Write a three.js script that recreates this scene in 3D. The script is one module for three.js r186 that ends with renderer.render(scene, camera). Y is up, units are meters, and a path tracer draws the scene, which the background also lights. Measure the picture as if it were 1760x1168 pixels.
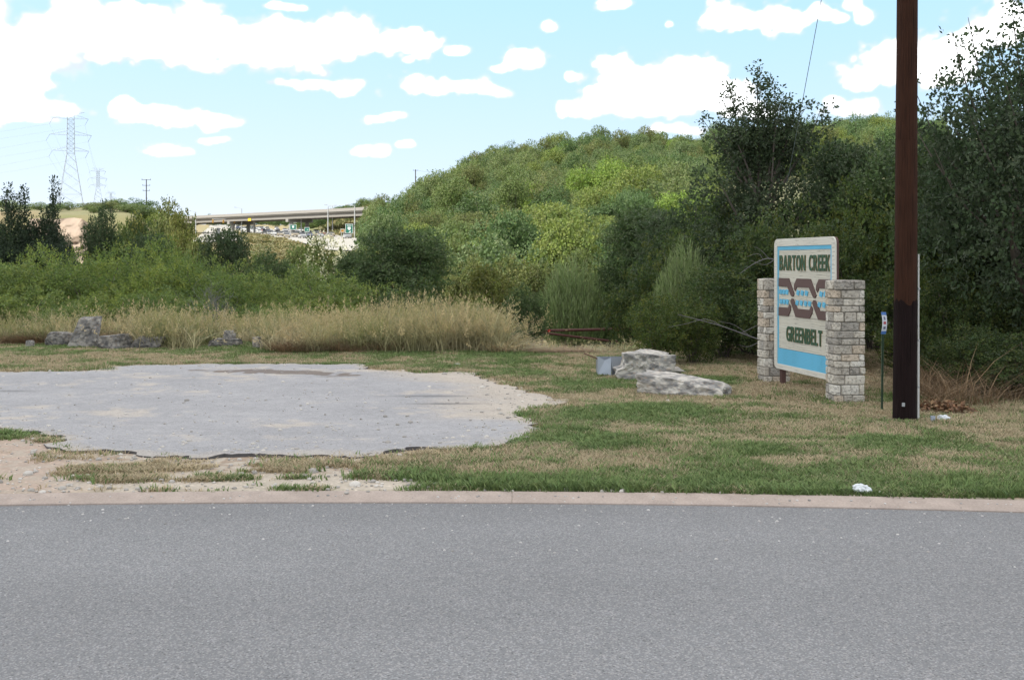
import * as THREE from 'three';
import { mergeGeometries, toCreasedNormals, mergeVertices } from 'three/addons/utils/BufferGeometryUtils.js';
import { FontLoader } from 'three/addons/loaders/FontLoader.js';
import { TextGeometry } from 'three/addons/geometries/TextGeometry.js';

// ---------------------------------------------------------------- camera, light, exposure
const F = 1800, EYE = 1.7, HOR = 450, CX = 880;          // lens in photo pixels, eye height, horizon row, middle column
const scene = new THREE.Scene();
const camera = new THREE.PerspectiveCamera(2 * Math.atan(584 / F) * 180 / Math.PI, 1760 / 1168, 0.1, 9000);
camera.position.set(0, EYE, 0);
camera.lookAt(0, EYE, -10);
camera.setViewOffset(1760, 1168, 0, 584 - HOR, 1760, 1168);   // the horizon lies above the middle of the photograph
const renderer = new THREE.WebGLRenderer({ antialias: true });
renderer.setSize(1024, 679);
renderer.toneMapping = THREE.LinearToneMapping;
const EXPOSURE = 1.7;
renderer.toneMappingExposure = EXPOSURE;
renderer.shadowMap.enabled = true;

const SUN = new THREE.Vector3(-0.62, 0.72, 0.24).normalize();
const sun = new THREE.DirectionalLight(new THREE.Color(1, 0.95, 0.86), 5.0);
sun.name = 'sun';
sun.position.copy(SUN).multiplyScalar(900).add(new THREE.Vector3(0, 0, -200));
sun.target.position.set(0, 0, -200);
sun.castShadow = true;
sun.shadow.mapSize.set(4096, 4096);
Object.assign(sun.shadow.camera, { left: -420, right: 420, top: 420, bottom: -420, near: 10, far: 2200 });
scene.add(sun, sun.target);

// ---------------------------------------------------------------- random numbers, noise, helpers
function rng(seed) { let s = seed >>> 0; return () => { s = (s + 0x6d2b79f5) | 0; let t = Math.imul(s ^ (s >>> 15), 1 | s); t = (t + Math.imul(t ^ (t >>> 7), 61 | t)) ^ t; return ((t ^ (t >>> 14)) >>> 0) / 4294967296; }; }
const hash = (x, y, z) => { let h = Math.imul(x | 0, 374761393) ^ Math.imul(y | 0, 668265263) ^ Math.imul(z | 0, 1274126177); h = Math.imul(h ^ (h >>> 13), 1274126177); return ((h ^ (h >>> 16)) >>> 0) / 4294967296; };
const fade = (t) => t * t * (3 - 2 * t);
function n2(x, y, s = 0) {
  const ix = Math.floor(x), iy = Math.floor(y), fx = fade(x - ix), fy = fade(y - iy);
  const a = hash(ix, iy, s), b = hash(ix + 1, iy, s), c = hash(ix, iy + 1, s), d = hash(ix + 1, iy + 1, s);
  return a + (b - a) * fx + (c - a + (a - b - c + d) * fx) * fy;
}
function n3(x, y, z) {
  const iz = Math.floor(z), fz = fade(z - iz), a = n2(x, y, iz * 7 + 11), b = n2(x, y, iz * 7 + 18);
  return a + (b - a) * fz;
}
function fbm(x, y, o = 4, s = 0) { let v = 0, a = 0.5, t = 0; for (let i = 0; i < o; i++) { v += a * n2(x, y, s + i * 31); t += a; a *= 0.5; x = x * 2.03 + 5.2; y = y * 2.03 + 1.7; } return v / t; }
function fbm3(x, y, z, o = 4) { let v = 0, a = 0.5, t = 0; for (let i = 0; i < o; i++) { v += a * n3(x, y, z); t += a; a *= 0.5; x = x * 2.03 + 3.1; y = y * 2.03 + 1.7; z = z * 2.03 + 9.2; } return v / t; }
const clamp = (x, a = 0, b = 1) => Math.min(b, Math.max(a, x));
const sstep = (a, b, x) => fade(clamp((x - a) / (b - a)));
const lerp = (a, b, t) => a + (b - a) * t;
const mix3 = (a, b, t) => [lerp(a[0], b[0], t), lerp(a[1], b[1], t), lerp(a[2], b[2], t)];
function table(pts, x) { if (x <= pts[0][0]) return pts[0][1]; for (let i = 1; i < pts.length; i++) if (x <= pts[i][0]) return lerp(pts[i - 1][1], pts[i][1], (x - pts[i - 1][0]) / (pts[i][0] - pts[i - 1][0])); return pts[pts.length - 1][1]; }
const V = (x, y, z) => new THREE.Vector3(x, y, z);
// measured point of the photograph at a distance -> place in the scene
const X = (px, d) => (px - CX) / F * d, Y = (py, d) => EYE - (py - HOR) / F * d;
const at = (px, py, d) => V(X(px, d), Y(py, d), -d);
const groundD = (py) => F * EYE / (py - HOR);

const taken = new Map();
function numbered(name) { const n = taken.get(name) ?? 0; taken.set(name, n + 1); return n ? name + '_' + String(n).padStart(3, '0') : name; }
function tag(o, label, category, group, kind) { if (label) o.userData.label = label; if (category) o.userData.category = category; if (group) o.userData.group = group; if (kind) o.userData.kind = kind; return o; }
function thing(name, label, category, pos = [0, 0, 0], turn = 0, group) {
  const o = new THREE.Group(); o.name = numbered(name); o.position.set(...pos); o.rotation.y = turn; scene.add(o);
  return tag(o, label, category, group);
}
function part(name, geo, mat, parent, kind) { const m = new THREE.Mesh(geo, mat); m.name = name; parent.add(m); if (kind) m.userData.kind = kind; return m; }
function single(name, geo, mat, label, category, pos, group, kind) { const m = new THREE.Mesh(geo, mat); m.name = numbered(name); if (pos) m.position.set(...pos); scene.add(m); return tag(m, label, category, group, kind); }
const rgb = (r, g, b) => new THREE.Color().setRGB(r, g, b);
const mat = (c, rough = 0.9, more = {}) => new THREE.MeshStandardMaterial({ color: Array.isArray(c) ? rgb(...c) : c, roughness: rough, ...more });
const toS = (x) => Math.round(255 * clamp(x <= 0.0031308 ? 12.92 * x : 1.055 * Math.pow(x, 1 / 2.4) - 0.055));
function tex(w, h, fn, wrap = true) {        // fn(i, j) -> linear rgb
  const d = new Uint8Array(w * h * 4);
  for (let j = 0, k = 0; j < h; j++) for (let i = 0; i < w; i++, k += 4) { const c = fn(i, j); d[k] = toS(c[0]); d[k + 1] = toS(c[1]); d[k + 2] = toS(c[2]); d[k + 3] = 255; }
  const t = new THREE.DataTexture(d, w, h); t.colorSpace = THREE.SRGBColorSpace; t.magFilter = THREE.LinearFilter; t.minFilter = THREE.LinearMipmapLinearFilter; t.generateMipmaps = true;
  if (wrap) t.wrapS = t.wrapT = THREE.RepeatWrapping; t.needsUpdate = true; return t;
}
function grayTex(w, h, fn) {
  const d = new Uint8Array(w * h * 4);
  for (let j = 0, k = 0; j < h; j++) for (let i = 0; i < w; i++, k += 4) { d[k] = d[k + 1] = d[k + 2] = 255 * clamp(fn(i, j)); d[k + 3] = 255; }
  const t = new THREE.DataTexture(d, w, h); t.magFilter = THREE.LinearFilter; t.wrapS = t.wrapT = THREE.RepeatWrapping; t.needsUpdate = true; return t;
}
// tiling noise for textures
const tn = (x, y, p, s = 0) => { const ix = Math.floor(x), iy = Math.floor(y), fx = fade(x - ix), fy = fade(y - iy), w = (v) => ((v % p) + p) % p, a = hash(w(ix), w(iy), s), b = hash(w(ix + 1), w(iy), s), c = hash(w(ix), w(iy + 1), s), d = hash(w(ix + 1), w(iy + 1), s); return a + (b - a) * fx + (c - a + (a - b - c + d) * fx) * fy; };

function bar(a, b, ra, rb = ra, sides = 6) {          // tapered rod between two points
  const g = new THREE.CylinderGeometry(rb, ra, a.distanceTo(b), sides, 1);
  g.applyQuaternion(new THREE.Quaternion().setFromUnitVectors(V(0, 1, 0), b.clone().sub(a).normalize()));
  return g.translate((a.x + b.x) / 2, (a.y + b.y) / 2, (a.z + b.z) / 2);
}
function limb(pts, r0, r1, sides = 6, segs = 8) {     // tapered bent branch
  const curve = new THREE.CatmullRomCurve3(pts), g = new THREE.TubeGeometry(curve, segs, 1, sides, false), p = g.attributes.position, c = V(0, 0, 0);
  for (let i = 0; i <= segs; i++) {
    curve.getPointAt(i / segs, c);
    const r = lerp(r0, r1, i / segs);
    for (let j = 0; j <= sides; j++) { const k = i * (sides + 1) + j; p.setXYZ(k, c.x + (p.getX(k) - c.x) * r, c.y + (p.getY(k) - c.y) * r, c.z + (p.getZ(k) - c.z) * r); }
  }
  return g;
}
const box = (w, h, d, x = 0, y = 0, z = 0) => new THREE.BoxGeometry(w, h, d).translate(x, y, z);

// ---------------------------------------------------------------- sky: blue air with fair-weather cumulus all round
{
  const W = 4096, H = 2048, data = new Float32Array(W * H * 4), dens = new Float32Array(W * (H / 2)), warp = new Float32Array(W * (H / 2) * 2);
  const D = 180 / Math.PI, puffs = [];
  const inFrame = [
    [60, 75, 70, 14], [150, 55, 115, 62], [235, 40, 75, 62], [300, 80, 110, 50], [345, 32, 50, 52], [420, 82, 110, 60], [520, 75, 90, 55], [600, 60, 62, 46], [680, 75, 75, 30], [735, 76, 38, 26], [180, 88, 90, 22], [790, 82, 26, 12],
    [560, 150, 60, 18], [610, 152, 36, 18], [500, 142, 40, 10],
    [20, 172, 90, 36], [60, 150, 50, 36], [110, 188, 40, 14], [0, 202, 110, 12],
    [250, 200, 75, 30], [310, 205, 70, 26], [370, 212, 52, 17], [225, 185, 40, 20], [285, 258, 58, 13], [365, 242, 35, 7],
    [720, 150, 44, 26], [785, 150, 58, 26], [840, 158, 36, 14], [885, 110, 55, 20], [905, 95, 32, 24], [860, 120, 30, 10], [655, 202, 48, 13], [645, 258, 52, 13], [700, 248, 20, 8],
    [1060, 4, 40, 18], [1000, 182, 62, 24], [1060, 150, 70, 46], [1130, 150, 90, 56], [1190, 150, 80, 56], [1235, 130, 36, 40], [1262, 165, 50, 30], [1100, 192, 110, 18], [1290, 188, 60, 20],
    [1255, 30, 70, 32], [1340, 28, 70, 36], [1400, 25, 50, 26], [1432, 30, 20, 15], [1150, 42, 10, 8], [940, 44, 18, 10], [985, 130, 18, 10], [1488, 28, 26, 18], [1468, 8, 22, 14], [500, 12, 40, 8],
    [1500, 122, 70, 36], [1550, 92, 50, 46], [1590, 132, 62, 30], [1640, 80, 72, 52], [1700, 50, 72, 52], [1740, 30, 62, 52], [1620, 122, 62, 36], [1472, 186, 58, 20], [1430, 174, 22, 12], [1165, 222, 55, 16],
  ];
  for (const [px, py, rx, ry] of inFrame) { const a = Math.atan((px - CX) / F), e = Math.atan((HOR - py) / F * Math.cos(a)); puffs.push([a * D, e * D, rx / F * Math.cos(a) ** 2 * D, ry / F * Math.cos(a) * D]); }
  const R = rng(5);
  for (let i = 0; i < 260; i++) {                       // the same weather outside the frame
    const e = 2 + 78 * Math.pow(R(), 1.25), a = -180 + 360 * R(), size = (2.2 + 0.16 * e) * (0.5 + R()), k = 3 + Math.floor(R() * 4);
    if (Math.abs(a) < 33 && e < 20) continue;
    for (let j = 0; j < k; j++) { const s = size * (0.5 + 0.7 * R()); puffs.push([a + (R() - 0.5) * 3.2 * size / Math.cos(e / D), e + (R() - 0.3) * 0.8 * size, s * 1.35 / Math.max(0.2, Math.cos(e / D)), s * (0.5 + e / 160)]); }
  }
  for (let j = 0; j < H / 2; j++) for (let i = 0; i < W; i++) {
    const u = i / W * 360, v = (j + 0.5) / (H / 2) * 90, k = (j * W + i) * 2, uu = u * Math.cos(v / D * 0.9);
    warp[k] = (fbm(uu * 0.9, v * 1.2, 5, 3) - 0.5) * 2; warp[k + 1] = (fbm(uu * 0.9, v * 1.2, 5, 77) - 0.5) * 2;
  }
  for (const [a, e, rx, ry] of puffs) {
    const i0 = Math.floor(((a - rx * 1.9 - 90) / 360 + 0.5) * W), i1 = Math.ceil(((a + rx * 1.9 - 90) / 360 + 0.5) * W), j0 = Math.max(0, Math.floor((e - ry * 1.8) / 90 * H / 2)), j1 = Math.min(H / 2 - 1, Math.ceil((e + ry * 1.9) / 90 * H / 2));
    const wx = Math.min(rx, 2.4) * 0.85, wy = Math.min(ry, 1.3) * 0.85;
    for (let j = j0; j <= j1; j++) for (let ii = i0; ii <= i1; ii++) {
      const i = ((ii % W) + W) % W, k = j * W + i, ax = ((ii + 0.5) / W - 0.5) * 360 + 90, ay = (j + 0.5) / (H / 2) * 90;
      const dx = (ax - a + warp[k * 2] * wx) / rx; let dy = (ay - e + warp[k * 2 + 1] * wy) / ry; if (dy < 0) dy *= 1.25;   // flatter bases
      const q = 1.08 - dx * dx - dy * dy; if (q > 0) dens[k] = 1 - (1 - dens[k]) * (1 - Math.min(1, q * 1.2));
    }
  }
  const s = SUN, up = 1 / EXPOSURE;
  for (let j = 0; j < H; j++) {
    const el = ((j + 0.5) / H - 0.5) * Math.PI, y = Math.sin(el), low = Math.exp(-Math.max(0, y) * 4.3);
    for (let i = 0; i < W; i++) {
      const az = ((i + 0.5) / W - 0.5) * 2 * Math.PI, x = Math.cos(az) * Math.cos(el), z = Math.sin(az) * Math.cos(el), o = (j * W + i) * 4;
      const c = x * s.x + y * s.y + z * s.z, glow = 0.30 * Math.pow(clamp(c * 0.5 + 0.5), 3);
      let r = lerp(0.28, 1.0, low) + glow * 0.95, g = lerp(0.78, 1.05, low) + glow * 0.65, b = lerp(1.2, 1.15, low) + glow * 0.35;
      if (j >= H / 2) {
        const kk = (j - H / 2) * W + i, q = dens[kk] > 0 ? clamp(dens[kk] * (0.72 + 0.75 * (warp[kk * 2] * 0.5 + 0.5)) + (fbm(i * 0.06, j * 0.08, 4, 4) - 0.5) * 0.55 * (1 - 0.6 * dens[kk])) : 0, al = Math.pow(sstep(0.0, 1.0, q), 1.5) * (0.5 + 0.5 * sstep(0.02, 0.12, y)), above = dens[Math.min(H / 2 - 1, j - H / 2 + 30) * W + i] * dens[Math.min(H / 2 - 1, j - H / 2 + 16) * W + i], t = (1.02 + 1.75 * sstep(0.62, 1, q)) * (1 - 0.42 * above * sstep(0.4, 1, q) * (0.5 + 0.9 * (warp[kk * 2 + 1] * 0.5 + 0.5)));
        r = lerp(r, t, al); g = lerp(g, t, al); b = lerp(b, t * 1.02, al);
      }
      data[o] = r * up; data[o + 1] = g * up; data[o + 2] = b * up; data[o + 3] = 1;
    }
  }
  const t = new THREE.DataTexture(data, W, H, THREE.RGBAFormat, THREE.FloatType);
  t.mapping = THREE.EquirectangularReflectionMapping; t.magFilter = THREE.LinearFilter; t.needsUpdate = true;
  scene.background = t; scene.environment = t;
}

// ---------------------------------------------------------------- lie of the land
const kerbD = (x) => { const a = clamp(x, -7, 6); return 7.79 - 0.0135 * (a + 1.1) ** 2 - (x - a) * 0.19 * Math.sign(x) * Math.sign(x); };
const freeway = (d) => d < 120 ? -3.5 : d < 280 ? lerp(-3.5, 7, fade((d - 120) / 160) * 0.45 + 0.55 * (d - 120) / 160) : 7 + (d - 280) * 0.042;
const CREST = [[560, 402], [600, 384], [640, 372], [700, 356], [760, 313], [830, 279], [900, 260], [960, 252], [1040, 246], [1100, 246], [1200, 246], [1400, 227], [1500, 219], [1760, 214], [2600, 222]];
function height(x, z) {
  const d = -z;
  if (d < 8) return 0;
  const theta = Math.atan2(x, d), f = sstep(1.35, 0.95, Math.abs(theta)), u = CX + F * Math.tan(clamp(theta, -0.95, 0.95));
  let base = -1.25 * sstep(22 - 3.2 * sstep(850, 920, u) * sstep(1130, 1060, u), 29, d) - 2.25 * sstep(28, 70, d);
  if (u > 1150) base *= lerp(1, 0.35, sstep(1150, 1350, u) * sstep(60, 40, d));
  if (d > 100) base = lerp(base, freeway(d), sstep(100, 140, d));
  const crest = EYE + (HOR - table(CREST, u)) / F * 330 - 3.5;
  const hill = -3.5 + (crest + 3.5) * clamp((d - 80) / 250) ** 1.08 + Math.max(0, d - 330) * 0.004;
  base = lerp(base, hill, sstep(560, 690, u) * sstep(70, 100, d));
  base += sstep(525, 640, u) * sstep(335, 450, d) * sstep(760, 660, u) * 13;                       // grassy bank beyond the carriageway
  base += sstep(330, 215, u) * (9.2 * sstep(184, 200, d) - 5 * sstep(262, 420, d)) * sstep(-900, -500, u + 700);   // mound with the rock cut
  base = base * f;
  const lot = d < 24 && Math.abs(x) < 14.2 ? sstep(-0.15, 0.25, signedLot(x, d)) : 0;
  base += (fbm(x * 0.9, z * 0.9, 3) - 0.5) * 0.05 * sstep(8.2, 10, d) * (1 - lot) - 0.02 * lot + (fbm(x * 0.06, z * 0.06, 3, 9) - 0.5) * 1.6 * sstep(40, 90, d) * f;
  return Math.min(base, d > 900 ? lerp(base, 20, sstep(900, 2500, d)) : base);
}
const inVerge = (x, d) => sstep(14, 13.2, Math.abs(x)) * sstep(7.5, 8.2, d) * sstep(23.6, 22.8, d);

// ---------------------------------------------------------------- outline of the paved pull-in and the ground cover masks
const LOT_PX = [[0, 640], [110, 638], [190, 637], [205, 629], [330, 626], [500, 626], [612, 628], [640, 636], [700, 640], [800, 642], [840, 652], [880, 668], [940, 683], [950, 693], [905, 703], [885, 712], [915, 728], [932, 738], [905, 748], [882, 757], [862, 767], [760, 772], [690, 778], [620, 784], [540, 779], [420, 785], [330, 787], [250, 782], [130, 774], [95, 766], [118, 756], [75, 746], [0, 738]];
const LOT = [[-13.5, 15.9], ...LOT_PX.map(([px, py]) => { const d = groundD(py); return [X(px, d), d]; }), [-13.5, 10.6]];
function signedLotExact(x, d) {                        // metres inside the outline, negative outside
  let inside = false, best = 1e9;
  for (let i = 0, j = LOT.length - 1; i < LOT.length; j = i++) {
    const [ax, ad] = LOT[i], [bx, bd] = LOT[j];
    if ((ad > d) !== (bd > d) && x < (bx - ax) * (d - ad) / (bd - ad) + ax) inside = !inside;
    const t = clamp(((x - ax) * (bx - ax) + (d - ad) * (bd - ad)) / ((bx - ax) ** 2 + (bd - ad) ** 2));
    best = Math.min(best, Math.hypot(x - ax - t * (bx - ax), d - ad - t * (bd - ad)));
  }
  return inside ? best : -best;
}
const LG = { x0: -14.2, d0: 7.2, s: 0.06, nx: 474, nd: 280 };
LG.v = new Float32Array(LG.nx * LG.nd); for (let j = 0; j < LG.nd; j++) for (let i = 0; i < LG.nx; i++) LG.v[j * LG.nx + i] = signedLotExact(LG.x0 + i * LG.s, LG.d0 + j * LG.s);
function signedLot(x, d) {
  const a = clamp((x - LG.x0) / LG.s, 0, LG.nx - 1.001), b = clamp((d - LG.d0) / LG.s, 0, LG.nd - 1.001), i = a | 0, j = b | 0, k = j * LG.nx + i, v = LG.v, f = a - i, g = b - j;
  return lerp(lerp(v[k], v[k + 1], f), lerp(v[k + LG.nx], v[k + LG.nx + 1], f), g);
}
const px_ = (x, d) => CX + F * x / d;
function green(x, d) {                                 // share of living grass
  const u = px_(x, d), n = fbm(x * 0.55, d * 1.0, 4, 41), m = fbm(x * 2.6, d * 2.6, 3, 57);
  let g = (n - 0.5) * 2.5 + (m - 0.5) * 2.4 + 0.17;
  g += 0.75 * sstep(8.9, 8.0, d) * sstep(430, 620, u) + 0.5 * sstep(15.4, 17.5, d) * sstep(22, 20, d) * sstep(250, 560, u) * sstep(1000, 850, u);
  g += 0.5 * Math.exp(-(((u - 960) / 130) ** 2) - ((d - 10.6) / 0.7) ** 2) + 0.35 * Math.exp(-(((u - 1180) / 160) ** 2) - ((d - 12.2) / 0.8) ** 2) - 0.5 * sstep(1180, 1330, u) * sstep(11.2, 12.6, d);
  g -= 0.32 * sstep(820, 700, u) * sstep(8.35, 8.6, d) * sstep(9.9, 9.3, d);
  return clamp(g);
}
function bare(x, d) {                                  // share of open gravel and sand
  const u = px_(x, d), n = fbm(x * 1.3, d * 1.3, 4, 5), e = fbm(x * 5, d * 5, 3, 15);
  let b = sstep(170, 30, u + (n - 0.5) * 220) * sstep(10.7, 9.8, d);
  const k0 = d - kerbD(x), mos = fbm(x * 2.1, d * 3.6, 4, 29);
  b = Math.max(b, sstep(0.10, 0.02, Math.abs(k0 - 0.22 - (n - 0.5) * 0.2) - 0.16 * fbm(x * 0.9, 2, 2, 8)) * sstep(780, 690, u + (n - 0.5) * 60));
  b = Math.max(b, sstep(0.53, 0.63, mos + 0.07 * sstep(330, 80, u) - 0.10 * sstep(520, 800, u)) * sstep(900, 760, u) * sstep(9.8, 9.2, d));
  b = Math.max(b, sstep(0.75, 0.4, d - kerbD(x) + (n - 0.5) * 2.2) * sstep(420, 120, u));
  b = Math.max(b, 0.8 * sstep(0.1, 0.02, d - kerbD(x)) );
  b = Math.max(b, 0.7 * sstep(0.0, -0.25, -signedLot(x, d) - 0.32 + (n - 0.5) * 0.6) * sstep(560, 700, u) * sstep(11.5, 12.5, d));
  b = Math.max(b, 0.75 * sstep(-0.55, -0.1, signedLot(x, d) + (n - 0.5) * 0.8) * sstep(10, 9.2, d));
  return clamp(b + (e - 0.5) * 0.5);
}

// ---------------------------------------------------------------- ground, verge, road, kerb, pull-in
const grain = tex(512, 512, (i, j) => { const v = 0.62 + 0.5 * tn(i / 4, j / 4, 128) * 0.5 + 0.28 * tn(i / 16, j / 16, 32, 4) + 0.22 * tn(i / 1.5, j / 1.5, 341, 8); return [v, v, v]; });
{
  const th = [], rr = [];
  for (let a = -Math.PI; a < -0.62; a += 0.07) th.push(a);
  for (let a = -0.62; a < 0.62; a += 0.0032) th.push(a);
  for (let a = 0.62; a <= Math.PI; a += 0.07) th.push(a);
  th.push(th[0] + 2 * Math.PI);
  for (let r = 0.6; r < 6500; r *= r < 30 ? 1.07 : r < 500 ? 1.028 : 1.12) rr.push(r);
  const n = th.length, m = rr.length, pos = new Float32Array(n * m * 3), uv = new Float32Array(n * m * 2), col = new Float32Array(n * m * 3), idx = [];
  for (let i = 0; i < m; i++) for (let j = 0; j < n; j++) {
    const k = i * n + j, x = rr[i] * Math.sin(th[j]), z = -rr[i] * Math.cos(th[j]), d = -z;
    let y = height(x, z) - 0.12 * inVerge(x, d);
    if (d < kerbD(x) + 0.35 && d > -9) y = -0.22;
    pos.set([x, y, z], k * 3); uv.set([x / 2.5, z / 2.5], k * 2);
    const u = px_(x, Math.max(d, 1)), a = fbm(x * 0.05, z * 0.05, 4, 21), b = fbm(x * 0.4, z * 0.4, 3, 8);
    let c = mix3([0.17, 0.13, 0.07], [0.10, 0.115, 0.04], clamp(a * 1.6 - 0.3 + (b - 0.5)));
    const open = sstep(90, 140, d) * sstep(680, 640, u) * sstep(240, 300, u), wood = sstep(60, 90, d) * sstep(640, 680, u);
    c = mix3(c, mix3([0.20, 0.16, 0.075], [0.085, 0.105, 0.035], clamp(sstep(470, 560, u) * 0.9 + (a - 0.5) * 1.6 + (b - 0.5) * 0.6)), open);
    c = mix3(c, mix3([0.10, 0.09, 0.045], [0.07, 0.085, 0.03], b), wood);
    col.set(c, k * 3);
    if (i && j < n - 1) { const q = k - n; idx.push(q, q + 1, k, k, q + 1, k + 1); }
  }
  const c0 = n * m; void c0;
  const g = new THREE.BufferGeometry();
  g.setAttribute('position', new THREE.BufferAttribute(pos, 3)); g.setAttribute('uv', new THREE.BufferAttribute(uv, 2)); g.setAttribute('color', new THREE.BufferAttribute(col, 3)); g.setIndex(idx); g.computeVertexNormals();
  single('ground', g, new THREE.MeshStandardMaterial({ vertexColors: true, map: grain, roughness: 1 }), 'rolling earth and dry grass land beyond the roadside', 'ground', null, null, 'structure');
}
{ // the verge between kerb and thicket, with its patches of soil, sand, straw and turf
  const nx = 180, nd = 110, W = 2048, H = 1170, x0 = -14, x1 = 14, d0 = 7.4, d1 = 23.6, pos = [], uv = [], idx = [];
  for (let i = 0; i <= nd; i++) for (let j = 0; j <= nx; j++) {
    const x = lerp(x0, x1, j / nx), s = kerbD(x) - 0.02, d = lerp(s, d1, Math.pow(i / nd, 1.15));
    const rim = i === 0 || i === nd || j === 0 || j === nx;
    pos.push(x, i === 0 ? -0.03 : rim ? height(x, -d) - 0.2 : height(x, -d) - 0.004, -d); uv.push((x - x0) / (x1 - x0), (d - d0) / (d1 - d0));
    if (i && j) { const k = i * (nx + 1) + j; idx.push(k - nx - 2, k - nx - 1, k - 1, k - 1, k - nx - 1, k); }
  }
  const R = rng(8);
  const map = tex(W, H, (i, j) => {
    const x = lerp(x0, x1, i / W), d = lerp(d0, d1, j / H), u = px_(x, d), fine = R();
    const b = bare(x, d), g = green(x, d), n = fbm(x * 9, d * 9, 3, 3), w = fbm(x * 2.2, d * 2.2, 3, 33);
    let c = mix3([0.24, 0.18, 0.10], [0.115, 0.13, 0.05], clamp(g * 1.1 - 0.1));
    c = mix3(c, [0.18, 0.115, 0.07], 0.65 * sstep(0.42, 0.66, w));
    c = mix3(c, mix3(mix3([0.33, 0.285, 0.23], [0.22, 0.165, 0.12], sstep(8.2, 8.7, d) * sstep(0.35, 0.6, n)), [0.29, 0.22, 0.175], clamp(sstep(200, 60, u) * n * 1.4)), b);
    if (u > 1180 && d > 12.4) c = mix3(c, [0.15, 0.095, 0.055], 0.55 * sstep(1180, 1300, u));                   // fallen leaves under the trees
    const s = (0.86 + 0.38 * n + 0.34 * fine) * (fine > 0.985 ? 1.5 : 1);
    return [c[0] * s, c[1] * s, c[2] * s];
  }, false);
  const g = new THREE.BufferGeometry();
  g.setAttribute('position', new THREE.Float32BufferAttribute(pos, 3)); g.setAttribute('uv', new THREE.Float32BufferAttribute(uv, 2)); g.setIndex(idx); g.computeVertexNormals();
  single('verge', g, new THREE.MeshStandardMaterial({ map, roughness: 1, bumpMap: grayTex(512, 512, (i, j) => tn(i / 3, j / 3, 170) * 0.6 + tn(i / 10, j / 10, 51, 2) * 0.4), bumpScale: 0.0 }), 'patchy soil verge beside the road', 'verge', null, null, 'structure');
}
{ // road: worn chip seal
  const R = rng(2), size = 2048;
  const chips = new Float32Array(size * size).fill(-1), tint = new Uint8Array(size * size);
  for (let k = 0; k < 300000; k++) {
    const cx = R() * size, cy = R() * size, r = 0.75 + R() * 1.15, v = R(), t = R() * 255;
    for (let y = Math.floor(cy - r); y <= cy + r; y++) for (let x = Math.floor(cx - r); x <= cx + r; x++) if ((x - cx) ** 2 + (y - cy) ** 2 < r * r) { const q = ((y + size) % size) * size + ((x + size) % size); chips[q] = v; tint[q] = t; }
  }
  const map = tex(size, size, (i, j) => {
    const c = chips[j * size + i], t = tint[j * size + i] / 255, f = R(), m = tn(i / 90, j / 90, 22.75 | 0, 6) * 0.06;
    let v = c < 0 ? 0.125 + f * 0.05 : 0.165 + 0.085 * c + f * 0.03 + (c > 0.993 ? 0.06 : 0);
    if (c >= 0 && c < 0.09) v *= 0.45;
    v *= 0.95 + m;
    return [v * (0.995 + 0.06 * t), v * 1.0, v * (1.025 - 0.06 * t)];
  });
  const bump = grayTex(1024, 1024, (i, j) => { const c = chips[(j * 2) * size + i * 2]; return c < 0 ? 0.2 : 0.5 + 0.5 * c; });
  const xs = [], ds = []; for (let x = -400; x <= 400; x += Math.abs(x) < 14 ? 0.5 : 6) xs.push(x); for (let d = 0; d <= 30; d++) ds.push(d / 30);
  const pos = [], uv = [], col = [], idx = [];
  ds.forEach((t, i) => xs.forEach((x, j) => {
    const e = kerbD(x) - 0.195, d = lerp(-4.6, e, t), crown = 0.05 * (1 - ((t - 0.5) * 2) ** 2);
    pos.push(x, -0.046 + crown, -d); uv.push(x / 6, d / 6);
    const w = fbm(x * 0.5, d * 1.6, 4, 70), track = fbm(x * 0.08, d * 2.2, 3, 12), c = 0.80 + 0.22 * w + 0.26 * track;
    col.push(c, c, c);
    if (i && j) { const n = xs.length, k = i * n + j; idx.push(k - n - 1, k - n, k - 1, k - 1, k - n, k); }
  }));
  const g = new THREE.BufferGeometry();
  g.setAttribute('position', new THREE.Float32BufferAttribute(pos, 3)); g.setAttribute('uv', new THREE.Float32BufferAttribute(uv, 2)); g.setAttribute('color', new THREE.Float32BufferAttribute(col, 3)); g.setIndex(idx); g.computeVertexNormals();
  single('road', g, new THREE.MeshStandardMaterial({ map, vertexColors: true, bumpMap: bump, bumpScale: 0.002, roughness: 0.9 }), 'worn grey chip-seal road across the front', 'road', null, null, 'structure');
}
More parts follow.
